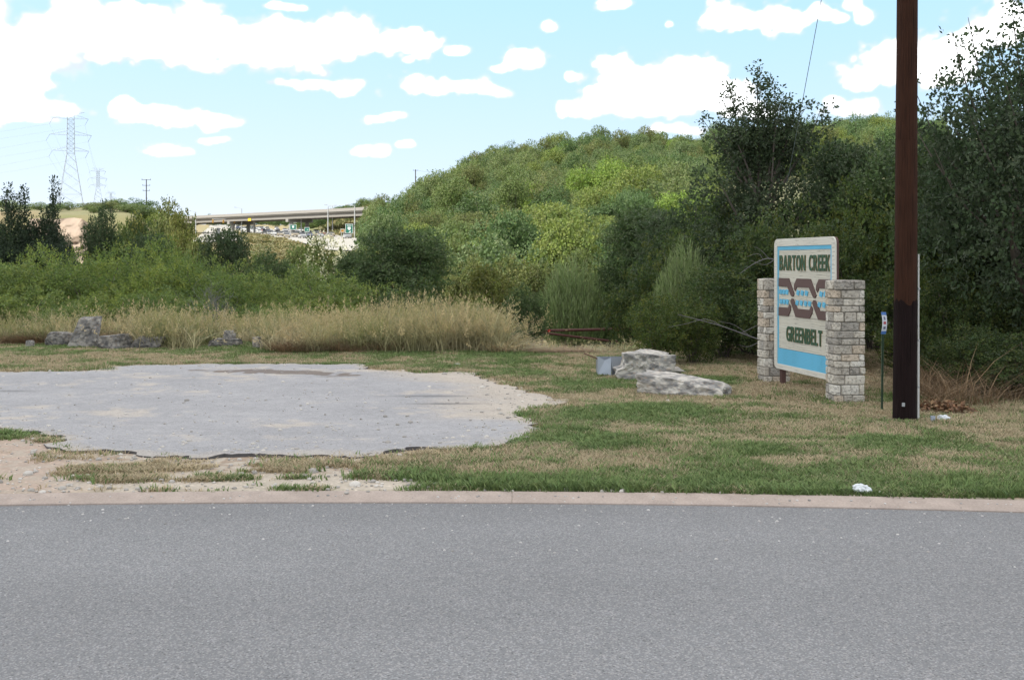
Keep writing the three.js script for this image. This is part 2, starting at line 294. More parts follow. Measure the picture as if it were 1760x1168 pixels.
{ // flush concrete kerb in cast lengths
  const R = rng(12), map = tex(512, 128, (i, j) => { const v = 0.86 + 0.18 * tn(i / 3, j / 3, 170) + 0.16 * tn(i / 30, j / 30, 17, 3) * 1.2 - 0.16 + (R() - 0.5) * 0.16; return [0.385 * v, 0.315 * v, 0.27 * v]; });
  const m = new THREE.MeshStandardMaterial({ map, roughness: 0.95 });
  const kerb = thing('kerb', 'pale pinkish concrete kerb strip along the far edge of the road', 'kerb'); kerb.userData.kind = 'structure';
  const prof = [[-0.21, -0.2], [-0.21, -0.040], [-0.20, -0.034], [-0.05, -0.002], [-0.02, 0.003], [0.0, -0.012], [0.0, -0.2]];
  for (let x = -36; x < 36; x += 6.0) {
    const pos = [], uv = [], idx = [], n = 14, P = prof.length;
    for (let i = 0; i <= n; i++) for (let j = 0; j < P; j++) { const xx = lerp(x + 0.0015, x + 5.9985, i / n); pos.push(xx, prof[j][1] + (hash(i, j, x * 10) - 0.5) * 0.004, -(kerbD(xx) + prof[j][0])); uv.push(xx / 1.6, prof[j][0] / 0.4 + hash(x, 1, 2)); if (i && j) { const k = i * P + j; idx.push(k - P - 1, k - 1, k - P, k - P, k - 1, k); } }
    const g = new THREE.BufferGeometry(); g.setAttribute('position', new THREE.Float32BufferAttribute(pos, 3)); g.setAttribute('uv', new THREE.Float32BufferAttribute(uv, 2)); g.setIndex(idx); g.computeVertexNormals();
    part('kerb_length', g, m, kerb);
  }
}
{ // paved pull-in with a ragged, broken edge
  const sh = new THREE.Shape(), R = rng(6); let first = true;
  for (let i = 0; i < LOT.length; i++) {
    const [ax, ad] = LOT[i], [bx, bd] = LOT[(i + 1) % LOT.length], L = Math.hypot(bx - ax, bd - ad), n = Math.max(1, Math.round(L / 0.06)), nxx = -(bd - ad) / L, nd = (bx - ax) / L;
    for (let k = 0; k < n; k++) { const t = k / n, x = lerp(ax, bx, t), d = lerp(ad, bd, t), j = (fbm(x * 2.2, d * 3.2, 5, 91) - 0.5) * 0.75 + (R() - 0.5) * 0.05; const q = [x + nxx * j, d + nd * j]; first ? sh.moveTo(...q) : sh.lineTo(...q); first = false; }
  }
  const g = new THREE.ExtrudeGeometry(sh, { depth: 0.09, bevelEnabled: false }), p = g.attributes.position, uv = g.attributes.uv, x0 = -14, x1 = 1.5, d0 = 8.6, d1 = 17.8;
  for (let i = 0; i < p.count; i++) { const x = p.getX(i), d = p.getY(i), h = p.getZ(i); p.setXYZ(i, x, h - 0.045 - (h > 0.05 ? 0.029 + 0.012 * hash(Math.round(x * 9), Math.round(d * 9), 5) * sstep(0.25, 0.0, Math.abs(signedLot(x, d))) : 0), -d); uv.setXY(i, (x - x0) / (x1 - x0), (d - d0) / (d1 - d0)); }
  g.computeVertexNormals();
  const R2 = rng(77);
  const map = tex(2048, 1216, (i, j) => {
    const x = lerp(x0, x1, i / 2048), d = lerp(d0, d1, j / 1216), u = px_(x, d), f = R2(), n = fbm(x * 1.1, d * 2.0, 4, 2), m = fbm(x * 6, d * 6, 3, 14), s = signedLot(x, d);
    let c = mix3([0.258, 0.253, 0.258], [0.325, 0.316, 0.318], n);
    const sandy = clamp(sstep(1.5, 0.2, s + (n - 0.5) * 1.6) * sstep(600, 760, u) * sstep(10.9, 11.6, d) + 0.75 * sstep(0.53, 0.70, fbm(x * 0.9, d * 1.1, 5, 66) * 0.7 + m * 0.3) + 0.55 * sstep(0.25, 0, s + (m - 0.5) * 0.3));
    c = mix3(c, [0.40, 0.35, 0.295], sandy);
    const mud = sstep(0.5, 0.9, Math.exp(-(((u - 470 + (d - 16) * 130) / 110) ** 2) - ((d - 16.0 - (n - .5) * 1.2) / 0.42) ** 2) * 1.9 * m * 1.8);
    c = mix3(c, [0.13, 0.10, 0.08], 0.9 * mud);
    const stain = Math.exp(-(((u - 740) / 60) ** 2) - ((d - 13.2) / 0.09) ** 2) + Math.exp(-(((u - 765) / 55) ** 2) - ((d - 12.5) / 0.07) ** 2) + 0.7 * Math.exp(-(((u - 20) / 40) ** 2) - ((d - 13.7) / 0.1) ** 2);
    c = mix3(c, [0.10, 0.098, 0.10], 0.85 * clamp(stain * (0.4 + 1.3 * m)));
    const g2 = fbm(x * 24, d * 24, 2, 9), v = (0.76 + 0.18 * m + 0.18 * g2 + 0.26 * (f - 0.35)) * (f > 0.985 ? 1.4 : f < 0.03 ? 0.5 : 1);
    return [c[0] * v, c[1] * v, c[2] * v];
  }, false);
  single('paved_pull_in', g, [new THREE.MeshStandardMaterial({ map, roughness: 0.95 }), mat([0.085, 0.08, 0.08], 0.95)], 'worn grey asphalt pull-in with broken edges beside the road', 'parking area', null, null, 'structure');
}

// ---------------------------------------------------------------- cloud whose shadow lies over the roadside (stands outside the frame, towards the sun)
{
  const R = rng(31), gs = [];
  for (let i = 0; i < 26; i++) {
    const a = R() * 6.283, q = Math.sqrt(R()), r = 22 + 16 * R(), g = new THREE.IcosahedronGeometry(r, 10), p = g.attributes.position, ox = Math.cos(a) * q * 95, oz = Math.sin(a) * q * 42, oy = R() * 22;
    for (let k = 0; k < p.count; k++) { const v = V(p.getX(k), p.getY(k), p.getZ(k)), s = 0.82 + 0.36 * fbm3(v.x * 0.06 + i * 7, v.y * 0.06, v.z * 0.06, 3); p.setXYZ(k, v.x * s + ox, Math.max(v.y * s, -9) * 0.75 + oy * 0.6, v.z * s + oz); }
    g.deleteAttribute('uv'); g.deleteAttribute('normal'); const w = mergeVertices(g, 0.01); w.computeVertexNormals(); gs.push(w);
  }
  const c = V(28, 0, 14).addScaledVector(SUN, 420 / SUN.y);
  single('cloud', mergeGeometries(gs), mat([0.9, 0.9, 0.9], 1), 'white cumulus cloud standing between the sun and the roadside', 'cloud', [c.x, c.y, c.z], null, 'structure');
}

// ---------------------------------------------------------------- short grass, tall grass, loose stones
function blades(R, n, h, spread, wid, lean, segs, flower) {       // a tuft of bent blades
  const pos = [], col = [], idx = [];
  for (let b = 0; b < n; b++) {
    const a = R() * 6.283, r = spread * Math.sqrt(R()), bx = Math.cos(a) * r, bz = Math.sin(a) * r, hh = h * (0.55 + 0.6 * R()), la = R() * 6.283, le = lean * (0.3 + R()) * hh, w = wid * (0.7 + 0.6 * R()), fx = Math.cos(la + 1.4), fz = Math.sin(la + 1.4), tone = 0.72 + 0.5 * R(), k0 = pos.length / 3;
    for (let s = 0; s <= segs; s++) {
      const t = s / segs, y = hh * t * (1 - 0.12 * t * lean), ox = bx + Math.cos(la) * le * t * t, oz = bz + Math.sin(la) * le * t * t, ww = s === segs ? 0 : w * (1 - 0.55 * t);
      if (s === segs) { pos.push(ox, y, oz); col.push(tone, tone, tone); } else { pos.push(ox - fx * ww, y, oz - fz * ww, ox + fx * ww, y, oz + fz * ww); col.push(tone, tone, tone, tone, tone, tone); }
      if (s) { const q = k0 + (s - 1) * 2; if (s === segs) idx.push(q, q + 1, q + 2); else idx.push(q, q + 1, q + 2, q + 2, q + 1, q + 3); }
    }
    if (flower && R() < flower) {                      // feathery seed head
      const ox = bx + Math.cos(la) * le, oz = bz + Math.sin(la) * le;
      for (let k = 0; k < 9; k++) { const q = pos.length / 3, y = hh * (0.80 + 0.24 * R()), aa = R() * 6.283, e = 0.035 * R(), x = ox * (0.7 + 0.3 * y / hh) + Math.cos(aa) * e, z = oz * (0.7 + 0.3 * y / hh) + Math.sin(aa) * e; pos.push(x - 0.008, y, z, x + 0.008, y + 0.01, z + 0.006, x + Math.cos(aa) * 0.01, y + 0.05, z + Math.sin(aa) * 0.01); col.push(1.15, 1.02, 0.95, 1.15, 1.02, 0.95, 1.15, 1.02, 0.95); idx.push(q, q + 1, q + 2); }
    }
  }
  const g = new THREE.BufferGeometry(); g.setAttribute('position', new THREE.Float32BufferAttribute(pos, 3)); g.setAttribute('color', new THREE.Float32BufferAttribute(col, 3)); g.setIndex(idx);
  return g;
}
const bladeMat = new THREE.MeshPhysicalMaterial({ color: 0xffffff, vertexColors: true, roughness: 0.95, transmission: 0.3, thickness: 0, side: THREE.DoubleSide, specularIntensity: 0.4 });
function scatter(name, geo, mt, list, label, category) {       // list of [x, y, z, turn, scale, scaleY, r, g, b]
  const m = new THREE.InstancedMesh(geo, mt, list.length), M = new THREE.Matrix4(), q = new THREE.Quaternion(), up = V(0, 1, 0), c = new THREE.Color();
  list.forEach(([x, y, z, a, s, sy, r, g, b], i) => { m.setMatrixAt(i, M.compose(V(x, y, z), q.setFromAxisAngle(up, a), V(s, sy, s))); m.setColorAt(i, c.setRGB(r, g, b)); });
  m.name = numbered(name); scene.add(m); return tag(m, label, category, null, 'stuff');
}
{
  const R = rng(101), turf = [], straw = [];
  const put = (x, d, far) => {
    if (signedLot(x, d) > -0.02 + (R() - 0.6) * 0.25) return;
    if (d < kerbD(x) + 0.005) return;
    const b = bare(x, d), g = green(x, d), u = px_(x, d);
    if (R() < b * 1.15 - 0.05) return;
    const isGreen = R() < g * 0.95 + 0.08, s = 0.65 + 0.75 * R(), tall = (0.7 + 0.6 * fbm(x * 1.5, d * 1.5, 2, 88)) * (far ? 1.1 : 1), v = 0.8 + 0.4 * R(), y = height(x, -d) - 0.008;
    if (u > 1280 && d > 12.6 && R() < 0.55) return;
    if (isGreen) { const w = R(); turf.push([x, y, -d, R() * 6.3, s, s * tall, (0.118 + 0.07 * w) * v, (0.192 + 0.045 * w) * v, (0.062 + 0.024 * w) * v]); }
    else { const w = R(); straw.push([x, y, -d, R() * 6.3, s, s * tall * 0.9, (0.33 + 0.15 * w) * v, (0.275 + 0.12 * w) * v, (0.172 + 0.085 * w) * v]); }
  };
  for (let i = 0; i < 250000; i++) {
    const q = R(), d = 7.6 + 14.9 * (0.45 * q + 0.55 * q * q), x = (R() * 2 - 1) * (d * 0.5 + 0.9);
    put(x, d, d > 15);
  }
  scatter('green_turf', blades(rng(3), 9, 0.046, 0.055, 0.0042, 0.9, 2), bladeMat, turf, 'short green grass growing in patches over the verge', 'grass');
  scatter('dry_turf', blades(rng(4), 8, 0.043, 0.06, 0.0038, 1.2, 2), bladeMat, straw, 'short straw-coloured dry grass over the verge', 'grass');

  // tall seeding grass along the back of the verge
  const tall = [], bent = [], mid = [];
  for (let i = 0; i < 7000; i++) {
    const d = 19.6 + 5.2 * R(), u = -120 + 1230 * R(), x = X(u, d);
    const clump = fbm(x * 0.8, d * 0.8, 3, 17), gap = u > 215 && u < 232 ? 0.5 : 0;
    let p = u < 120 ? 0.75 : u < 225 ? 0.34 : u < 345 ? 0.85 : u < 455 ? 0.3 : u < 720 ? 1 : u < 900 ? 0.85 : 0.2;
    if (R() > 0.72 * p * (-0.45 + 2.5 * clump) - gap || d < (u > 455 ? 19.9 : u > 235 && u < 340 ? 20.9 : 21.9) + (fbm(x * 1.1, 3, 3, 2) - 0.5) * 1.5) continue;
    const hgt = (u < 225 ? 0.60 : u < 455 ? 0.56 : u < 860 ? 0.62 : 0.20) * (0.25 + 1.05 * clump + 0.55 * R() ** 3), w = R(), gr = clamp((fbm(x * 1.4, d * 1.4, 2, 71) - 0.42) * 3), v = 0.8 + 0.4 * R();
    const c = mix3([0.44 + 0.14 * w, 0.385 + 0.12 * w, 0.24 + 0.08 * w], [0.23, 0.27, 0.10], clamp(gr * 0.8 + 0.18));
    (R() < 0.5 ? tall : bent).push([x, height(x, -d) - 0.02, -d, R() * 6.3, 0.8 + 0.5 * R(), hgt, c[0] * v, c[1] * v, c[2] * v]);
  }
  for (let i = 0; i < 4200; i++) {                    // leaf litter and stubble at its foot, with a rusty tone
    const u = -120 + 1260 * R(), d = (u < 455 ? 21.3 : 19.5) + 2.6 * R(), x = X(u, d), w = R(), v = 0.75 + 0.4 * R();
    if (fbm(x * 0.9, d * 0.9, 3, 51) < (u > 870 ? 0.6 : 0.52)) continue;
    mid.push([x, height(x, -d) - 0.01, -d, R() * 6.3, 1, (u > 870 ? 0.5 : 1) * (0.14 + 0.20 * R()), (0.26 + 0.08 * w) * v, (0.175 + 0.06 * w) * v, (0.10 + 0.03 * w) * v]);
  }
  for (let i = 0; i < 2200; i++) {                    // dry weeds under the trees by the sign and the pole
    const d = 12.2 + 2.6 * R(), u = 1560 + 330 * R(), x = X(u, d), w = R();
    if (R() > 0.12) continue;
    mid.push([x, height(x, -d) - 0.01, -d, R() * 6.3, 0.9, 0.25 + 0.5 * R() * R(), 0.20 + 0.08 * w, 0.14 + 0.05 * w, 0.08 + 0.03 * w]);
  }
  scatter('tall_grass', blades(rng(5), 13, 1.0, 0.14, 0.0062, 0.42, 4, 0.55), bladeMat, tall, 'tall straw-coloured seeding grass along the back of the verge', 'grass');
  scatter('bent_grass', blades(rng(15), 11, 0.92, 0.2, 0.006, 0.95, 4, 0.4), bladeMat, bent, 'leaning and bent dry grass mixed into the tall stand', 'grass');
  scatter('dry_stubble', blades(rng(6), 11, 1.0, 0.16, 0.0055, 0.75, 3), bladeMat, mid, 'knee-high reddish dry stubble at the foot of the tall grass', 'grass');
}
function rockGeo(seed, sx, sy, sz, o = {}) {           // weathered limestone block: boxy, layered, chipped
  const g0 = new THREE.IcosahedronGeometry(1, o.detail ?? 22); g0.deleteAttribute('uv'); g0.deleteAttribute('normal');
  const g = mergeVertices(g0, 1e-4), p = g.attributes.position, col = [], pow = o.box ?? 0.55, S = seed * 13.7, SZ = Math.cbrt(sx * sy * sz) / 2, PR = rng(seed * 91 + 7), planes = [[1, 0, 0, 1], [-1, 0, 0, 1], [0, 1, 0, 0.98], [0, -1, 0, 1], [0, 0, 1, 1], [0, 0, -1, 1]];
  for (let k = 0; k < (o.cuts ?? 11); k++) { const z = PR() * 2 - 1, t = PR() * 6.283, s = Math.sqrt(1 - z * z); planes.push([s * Math.cos(t), z * 0.9, s * Math.sin(t), 0.92 + 0.26 * PR()]); }
  for (let i = 0; i < p.count; i++) {
    const a = p.getX(i), b = p.getY(i), c = p.getZ(i), f = (t) => Math.sign(t) * Math.pow(Math.abs(t), pow);
    let rad = 9; for (const [nx, ny, nz, h] of planes) { const t = a * nx + b * ny + c * nz; if (t > 0.05) rad = Math.min(rad, h / t); }
    let x = a * rad, y = b * rad, z = c * rad; void f;
    const hx = x * sx / 2 / SZ, hy = y * sy / 2 / SZ, hz = z * sz / 2 / SZ, ridge = Math.abs(fbm3(hx * 1.8 + S, hy * 2.4 + 7, hz * 1.8, 4) - 0.5) * 2, strata = (n3(hx * 0.7 + S, hy * (o.layers ?? 4), hz * 0.7) - 0.5) * 0.08;
    const e = 1.03 - ridge * 0.13 + (fbm3(x * 1.2 + S, y * 1.2, z * 1.2, 2) - 0.5) * 0.26 + strata * (1 - Math.abs(b)) + (fbm3(hx * 7 + S, hy * 7, hz * 7, 3) - 0.5) * 0.11;
    x *= e; y *= lerp(1, e, 0.8); z *= e;
    if (o.shape) [x, y, z] = o.shape(x, y, z);
    p.setXYZ(i, x * sx / 2, y * sy / 2, z * sz / 2);
    const gx = x * sx / 2 / SZ, gy = y * sy / 2 / SZ, gz = z * sz / 2 / SZ, l = fbm3(gx * 3.2 + S, gy * 4.6, gz * 3.2 + 4, 4), m = fbm3(gx * 13 + S, gy * 16, gz * 13, 3);
    let k = mix3([0.50, 0.47, 0.42], [0.29, 0.28, 0.265], sstep(0.42, 0.6, l));
    k = mix3(k, [0.065, 0.066, 0.07], (o.lichen ?? 0.75) * sstep(0.46, 0.66, fbm3(gx * 4.5 + S + 9, gy * 8.5, gz * 4.5, 5)) * (0.4 + m));
    k = mix3(k, [0.36, 0.25, 0.16], 0.5 * sstep(0.62, 0.75, m));
    const t = (0.62 + 0.75 * m) * (o.tone ?? 1); col.push(k[0] * t, k[1] * t, k[2] * t);
  }
  g.setAttribute('color', new THREE.Float32BufferAttribute(col, 3)); g.computeVertexNormals();
  return toCreasedNormals(g, 0.45);
}
const stoneMat = new THREE.MeshStandardMaterial({ vertexColors: true, roughness: 0.95 });
{
  const R = rng(66), list = [];
  for (let i = 0; i < 15000; i++) {
    const d = 7.7 + 9.5 * R() ** 1.3, x = (R() * 2 - 1) * (d * 0.5 + 0.6), s = signedLot(x, d), b = d > kerbD(x) ? bare(x, d) : 0;
    const near = s > 0 ? 0.10 + 0.35 * sstep(0.8, 0.1, s) : b * 0.4 + 0.02;
    if (R() > near) continue;
    const k = 0.006 + 0.018 * R() ** 3 + (R() < 0.02 ? 0.02 : 0), v = 0.25 + 0.3 * R();
    list.push([x, s > 0.02 ? 0.013 : height(x, -d), -d, R() * 6, k, k * 0.7, v, v * 0.93, v * 0.84]);
  }
  for (let i = 0; i < 700; i++) { const x = (R() * 2 - 1) * 6.5, d = kerbD(x) - 0.1 - 1.6 * R() ** 2, k = 0.004 + 0.007 * R() ** 2, v = 0.2 + 0.35 * R(), on = d > kerbD(x) - 0.20, t = (d + 4.6) / (kerbD(x) - 0.195 + 4.6); list.push([x, on ? lerp(-0.034, -0.002, (d - kerbD(x) + 0.20) / 0.15) : -0.046 + 0.05 * (1 - ((t - 0.5) * 2) ** 2), -d, R() * 6, k, k * 0.7, v, v * 0.95, v * 0.9]); }
  const g = new THREE.IcosahedronGeometry(1, 1), p = g.attributes.position; g.deleteAttribute('uv');
  for (let i = 0; i < p.count; i++) { const s = 0.75 + 0.5 * n3(p.getX(i) * 1.7 + 3, p.getY(i) * 1.7, p.getZ(i) * 1.7); p.setXYZ(i, p.getX(i) * s, p.getY(i) * s, p.getZ(i) * s); }
  g.computeVertexNormals();
  scatter('gravel', g, mat([1, 1, 1], 0.95), list, 'loose pale gravel on the pull-in and the road edge', 'gravel');
}

// ---------------------------------------------------------------- boulders
function boulder(px0, px1, top, base, o) {
  const d = o.d ?? groundD(base), w = (px1 - px0) / F * d, yb = height(X((px0 + px1) / 2, d), -d), h = Y(top, d) - yb + 0.1, deep = o.deep ?? w * 0.8;
  const m = single('boulder', rockGeo(o.seed, w * 1.02, h, deep, o), stoneMat, o.label, 'boulder', [X((px0 + px1) / 2, d), yb - 0.1 + h / 2, -d - deep * 0.35]);
  m.rotation.set(0, o.turn ?? 0, o.tilt ?? 0); return m;
}
boulder(1066, 1168, 607, 651, { seed: 1, deep: 0.7, detail: 52, layers: 3, rough: 0.5, box: 0.5, lichen: 0.6, label: 'upright pale grey limestone boulder with an undercut ledge, behind the flat slab', shape: (x, y, z) => { const top = sstep(-0.05, 0.15, y), w = lerp(1.08, 0.80, top); let xx = x * w - (y < 0 ? 0 : 0.06) ; if (y < -0.05 && x > 0.1) { z = z - 0.30 * sstep(0.1, 0.4, x) * sstep(-0.05, -0.3, y); xx = Math.min(xx, 1.0); y = y < -0.35 ? y + 0.25 * sstep(0.2, 0.8, x) : y; } return [xx, y - 0.12 * Math.max(0, x) * top, z]; } });
boulder(1110, 1253, 649, 678, { seed: 3, deep: 0.66, detail: 52, layers: 7, rough: 0.3, cuts: 7, lichen: 0.6, turn: -0.30, tilt: -0.06, label: 'long flat limestone slab lying in the grass in front of the upright boulder', shape: (x, y, z) => [x, y * lerp(1.0, 0.78, clamp(x * 0.5 + 0.5)), z * lerp(1, 0.8, clamp(x * 0.5 + 0.5))] });
boulder(75, 118, 571, 591, { seed: 5, d: 21.2, turn: 0.4, tone: 0.50, label: 'low dark grey boulder beside the tall leaning boulder in the dry grass' });
boulder(116, 168, 545, 590, { seed: 8, d: 21.0, rough: 0.5, box: 0.6, turn: 0.3, tone: 0.61, label: 'tall leaning grey boulder with pale top, tallest of the row in the dry grass', shape: (x, y, z) => [x * lerp(0.95, 0.6, clamp(y * 0.5 + 0.5)) + 0.42 * y * 0.8, y, z] });
boulder(162, 217, 575, 596, { seed: 11, d: 20.6, turn: -0.3, tone: 0.56, label: 'wide low boulder just below the tall leaning boulder', shape: (x, y, z) => [x, y * lerp(0.7, 1.05, clamp(x * 0.5 + 0.6)), z] });
boulder(224, 274, 580, 598, { seed: 14, d: 20.7, tone: 0.45, label: 'dark squat boulder half hidden behind a clump of tall grass' });
boulder(357, 410, 582, 596, { seed: 17, d: 21.0, tone: 0.45, box: 0.4, rough: 0.3, layers: 6, label: 'long flat ledge stone with a small block lying on it' });
{ const b = boulder(382, 402, 572, 584, { seed: 21, d: 21.15, tone: 0.68, label: 'small pale block lying on the flat ledge stone' }); b.position.y += 0.05; }
boulder(432, 451, 580, 598, { seed: 24, d: 20.6, tone: 0.68, label: 'small round pale stone standing alone at the edge of the tall grass' });
boulder(44, 56, 585, 594, { seed: 28, d: 20.8, tone: 0.65, label: 'tiny pale stone at the end of the boulder row' });

// ---------------------------------------------------------------- the park sign between two stone pillars
const SIGN_TURN = -79.3 * Math.PI / 180;
const alongSign = V(0.137, 0, 0.99).normalize();       // from the far pillar towards the near one
function chamfered(w, h, d, R) {                        // hand-dressed stone: eight jittered corners, cut edges
  const c = Math.min(0.009, h * 0.12), j = () => (R() - 0.5) * 0.008, pts = [];
  const X0 = w / 2, Y0 = h / 2, Z0 = d / 2, cor = [];
  for (const sx of [-1, 1]) for (const sy of [-1, 1]) for (const sz of [-1, 1]) cor.push([sx, sy, sz, j(), j(), j()]);
  const pos = [], v = cor.map(([sx, sy, sz, a, b, e]) => [[sx * X0 + a, sy * (Y0 - c) + b, sz * (Z0 - c) + e], [sx * (X0 - c) + a, sy * Y0 + b, sz * (Z0 - c) + e], [sx * (X0 - c) + a, sy * (Y0 - c) + b, sz * Z0 + e]]);
  const id = (sx, sy, sz) => (sx > 0 ? 4 : 0) + (sy > 0 ? 2 : 0) + (sz > 0 ? 1 : 0);
  const quad = (a, b, e, f) => pos.push(...a, ...b, ...e, ...a, ...e, ...f), tri = (a, b, e) => pos.push(...a, ...b, ...e);
  for (const s of [-1, 1]) {
    quad(...[[-1, -1], [1, -1], [1, 1], [-1, 1]].map(([a, b]) => v[id(s, a, b)][0]));
    quad(...[[-1, -1], [1, -1], [1, 1], [-1, 1]].map(([a, b]) => v[id(a, s, b)][1]));
    quad(...[[-1, -1], [1, -1], [1, 1], [-1, 1]].map(([a, b]) => v[id(a, b, s)][2]));
    for (const t of [-1, 1]) {
      quad(v[id(-1, s, t)][1], v[id(1, s, t)][1], v[id(1, s, t)][2], v[id(-1, s, t)][2]);
      quad(v[id(s, -1, t)][0], v[id(s, 1, t)][0], v[id(s, 1, t)][2], v[id(s, -1, t)][2]);
      quad(v[id(s, t, -1)][0], v[id(s, t, 1)][0], v[id(s, t, 1)][1], v[id(s, t, -1)][1]);
      for (const q of [-1, 1]) tri(v[id(s, t, q)][0], v[id(s, t, q)][1], v[id(s, t, q)][2]);
    }
  }
  void pts;
  // outward facing, with box-projected uv in metres
  const g = new THREE.BufferGeometry(), uv = [], o = R() * 7, a = V(0, 0, 0), b = V(0, 0, 0), e = V(0, 0, 0), n = V(0, 0, 0);
  for (let i = 0; i < pos.length; i += 9) {
    a.set(pos[i], pos[i + 1], pos[i + 2]); b.set(pos[i + 3], pos[i + 4], pos[i + 5]); e.set(pos[i + 6], pos[i + 7], pos[i + 8]);
    n.copy(b).sub(a).cross(e.clone().sub(a));
    if (n.dot(a.clone().add(b).add(e)) < 0) { for (let k = 0; k < 3; k++) { const t = pos[i + 3 + k]; pos[i + 3 + k] = pos[i + 6 + k]; pos[i + 6 + k] = t; } }
    const ax = Math.abs(n.x) > Math.abs(n.z) && Math.abs(n.x) > Math.abs(n.y) ? 0 : Math.abs(n.z) > Math.abs(n.y) ? 2 : 1;
    for (let k = 0; k < 3; k++) { const q = pos.slice(i + k * 3, i + k * 3 + 3); uv.push(((ax === 0 ? q[2] : q[0]) + o) / 0.5, ((ax === 1 ? q[2] : q[1]) + o * 0.7) / 0.5); }
  }
  g.setAttribute('position', new THREE.Float32BufferAttribute(pos, 3)); g.setAttribute('uv', new THREE.Float32BufferAttribute(uv, 2)); g.computeVertexNormals(); return g;
}
const limeTex = tex(512, 512, (i, j) => { const a = tn(i / 40, j / 40, 12, 1) * 0.5 + tn(i / 12, j / 12, 42, 2) * 0.3 + tn(i / 4, j / 4, 128, 3) * 0.2, s = 0.5 * sstep(0.54, 0.72, tn(i / 26, j / 16, 19, 7) * 0.6 + tn(i / 6, j / 6, 85, 9) * 0.4), v = (0.72 + 0.5 * a) * (1 - s); return [v, v * 0.985, v * 0.96]; });
const limeBump = grayTex(256, 256, (i, j) => tn(i / 16, j / 16, 16, 1) * 0.6 + tn(i / 4, j / 4, 64, 3) * 0.4);
const limes = [[0.58, 0.54, 0.47], [0.46, 0.425, 0.37], [0.64, 0.61, 0.55], [0.36, 0.335, 0.30], [0.52, 0.44, 0.35]].map((c) => new THREE.MeshStandardMaterial({ color: rgb(...c), map: limeTex, bumpMap: limeBump, bumpScale: 0.012, roughness: 0.95 }));
const mortar = mat([0.30, 0.28, 0.25], 1);
function pillar(corner, label, seed, W = 0.38, D = 0.30, H = 1.5) {     // corner: the one nearest the road and the opening
  const R = rng(seed), turn = Math.atan2(0.137, 0.99), wide = V(0.99, 0, -0.137).normalize(), c = corner.clone().addScaledVector(wide, W / 2).addScaledVector(alongSign, -D / 2);
  const o = thing('stone_pillar', label, 'pillar', [c.x, height(c.x, c.z) - 0.03, c.z], turn);
  part('mortar_core', box(W - 0.05, H, D - 0.05, 0, H / 2, 0), mortar, o);
  let y = 0, n = 0;
  const T = 0.075;                                     // thickness of a facing stone
  while (y < H - 0.02) {
    let h = n === 0 ? 0.11 : 0.075 + 0.06 * R(); if (H - y - h < 0.06) h = H - y;
    const top = y + h > H - 0.01, ext = top ? 0.012 : 0;
    const put = (w, d, x, z) => { const s = part('stone', chamfered(w - 0.009, h - 0.009, d, R), limes[Math.floor(R() * 5)], o); s.position.set(x, y + h / 2 + (R() - 0.5) * 0.004, z); };
    const run = (len, f) => { let t = -len / 2; while (t < len / 2 - 0.01) { let w = (0.10 + 0.16 * R() ** 1.2); if (len / 2 - t - w < 0.085) w = len / 2 - t; f(w, t + w / 2); t += w; } };
    const full = n % 2 === 0;
    for (const s of [-1, 1]) {
      run(full ? W : W - 2 * T, (w, x) => put(w, T, x, s * (D / 2 - T / 2 + ext + (R() - 0.4) * 0.012)));
      run(full ? D - 2 * T : D, (w, z) => put(T, w, s * (W / 2 - T / 2 + ext + (R() - 0.4) * 0.012), z));
    }
    if (top) { const s = part('cap_stone', chamfered(W - 2 * T + 0.02, h, D - 2 * T + 0.02, R), limes[3], o); s.position.set(0, y + h / 2 + 0.002, 0); }
    // put() swaps width and depth for the side runs
    y += h; n++;
  }
  return o;
}
const nearCorner = V(3.91, 0, -12.64), farCorner = V(3.60, 0, -14.9);
pillar(nearCorner, 'near white limestone pillar standing in front of the park sign by the utility pole', 41);
pillar(farCorner, 'far white limestone pillar partly hidden behind the park sign', 43);
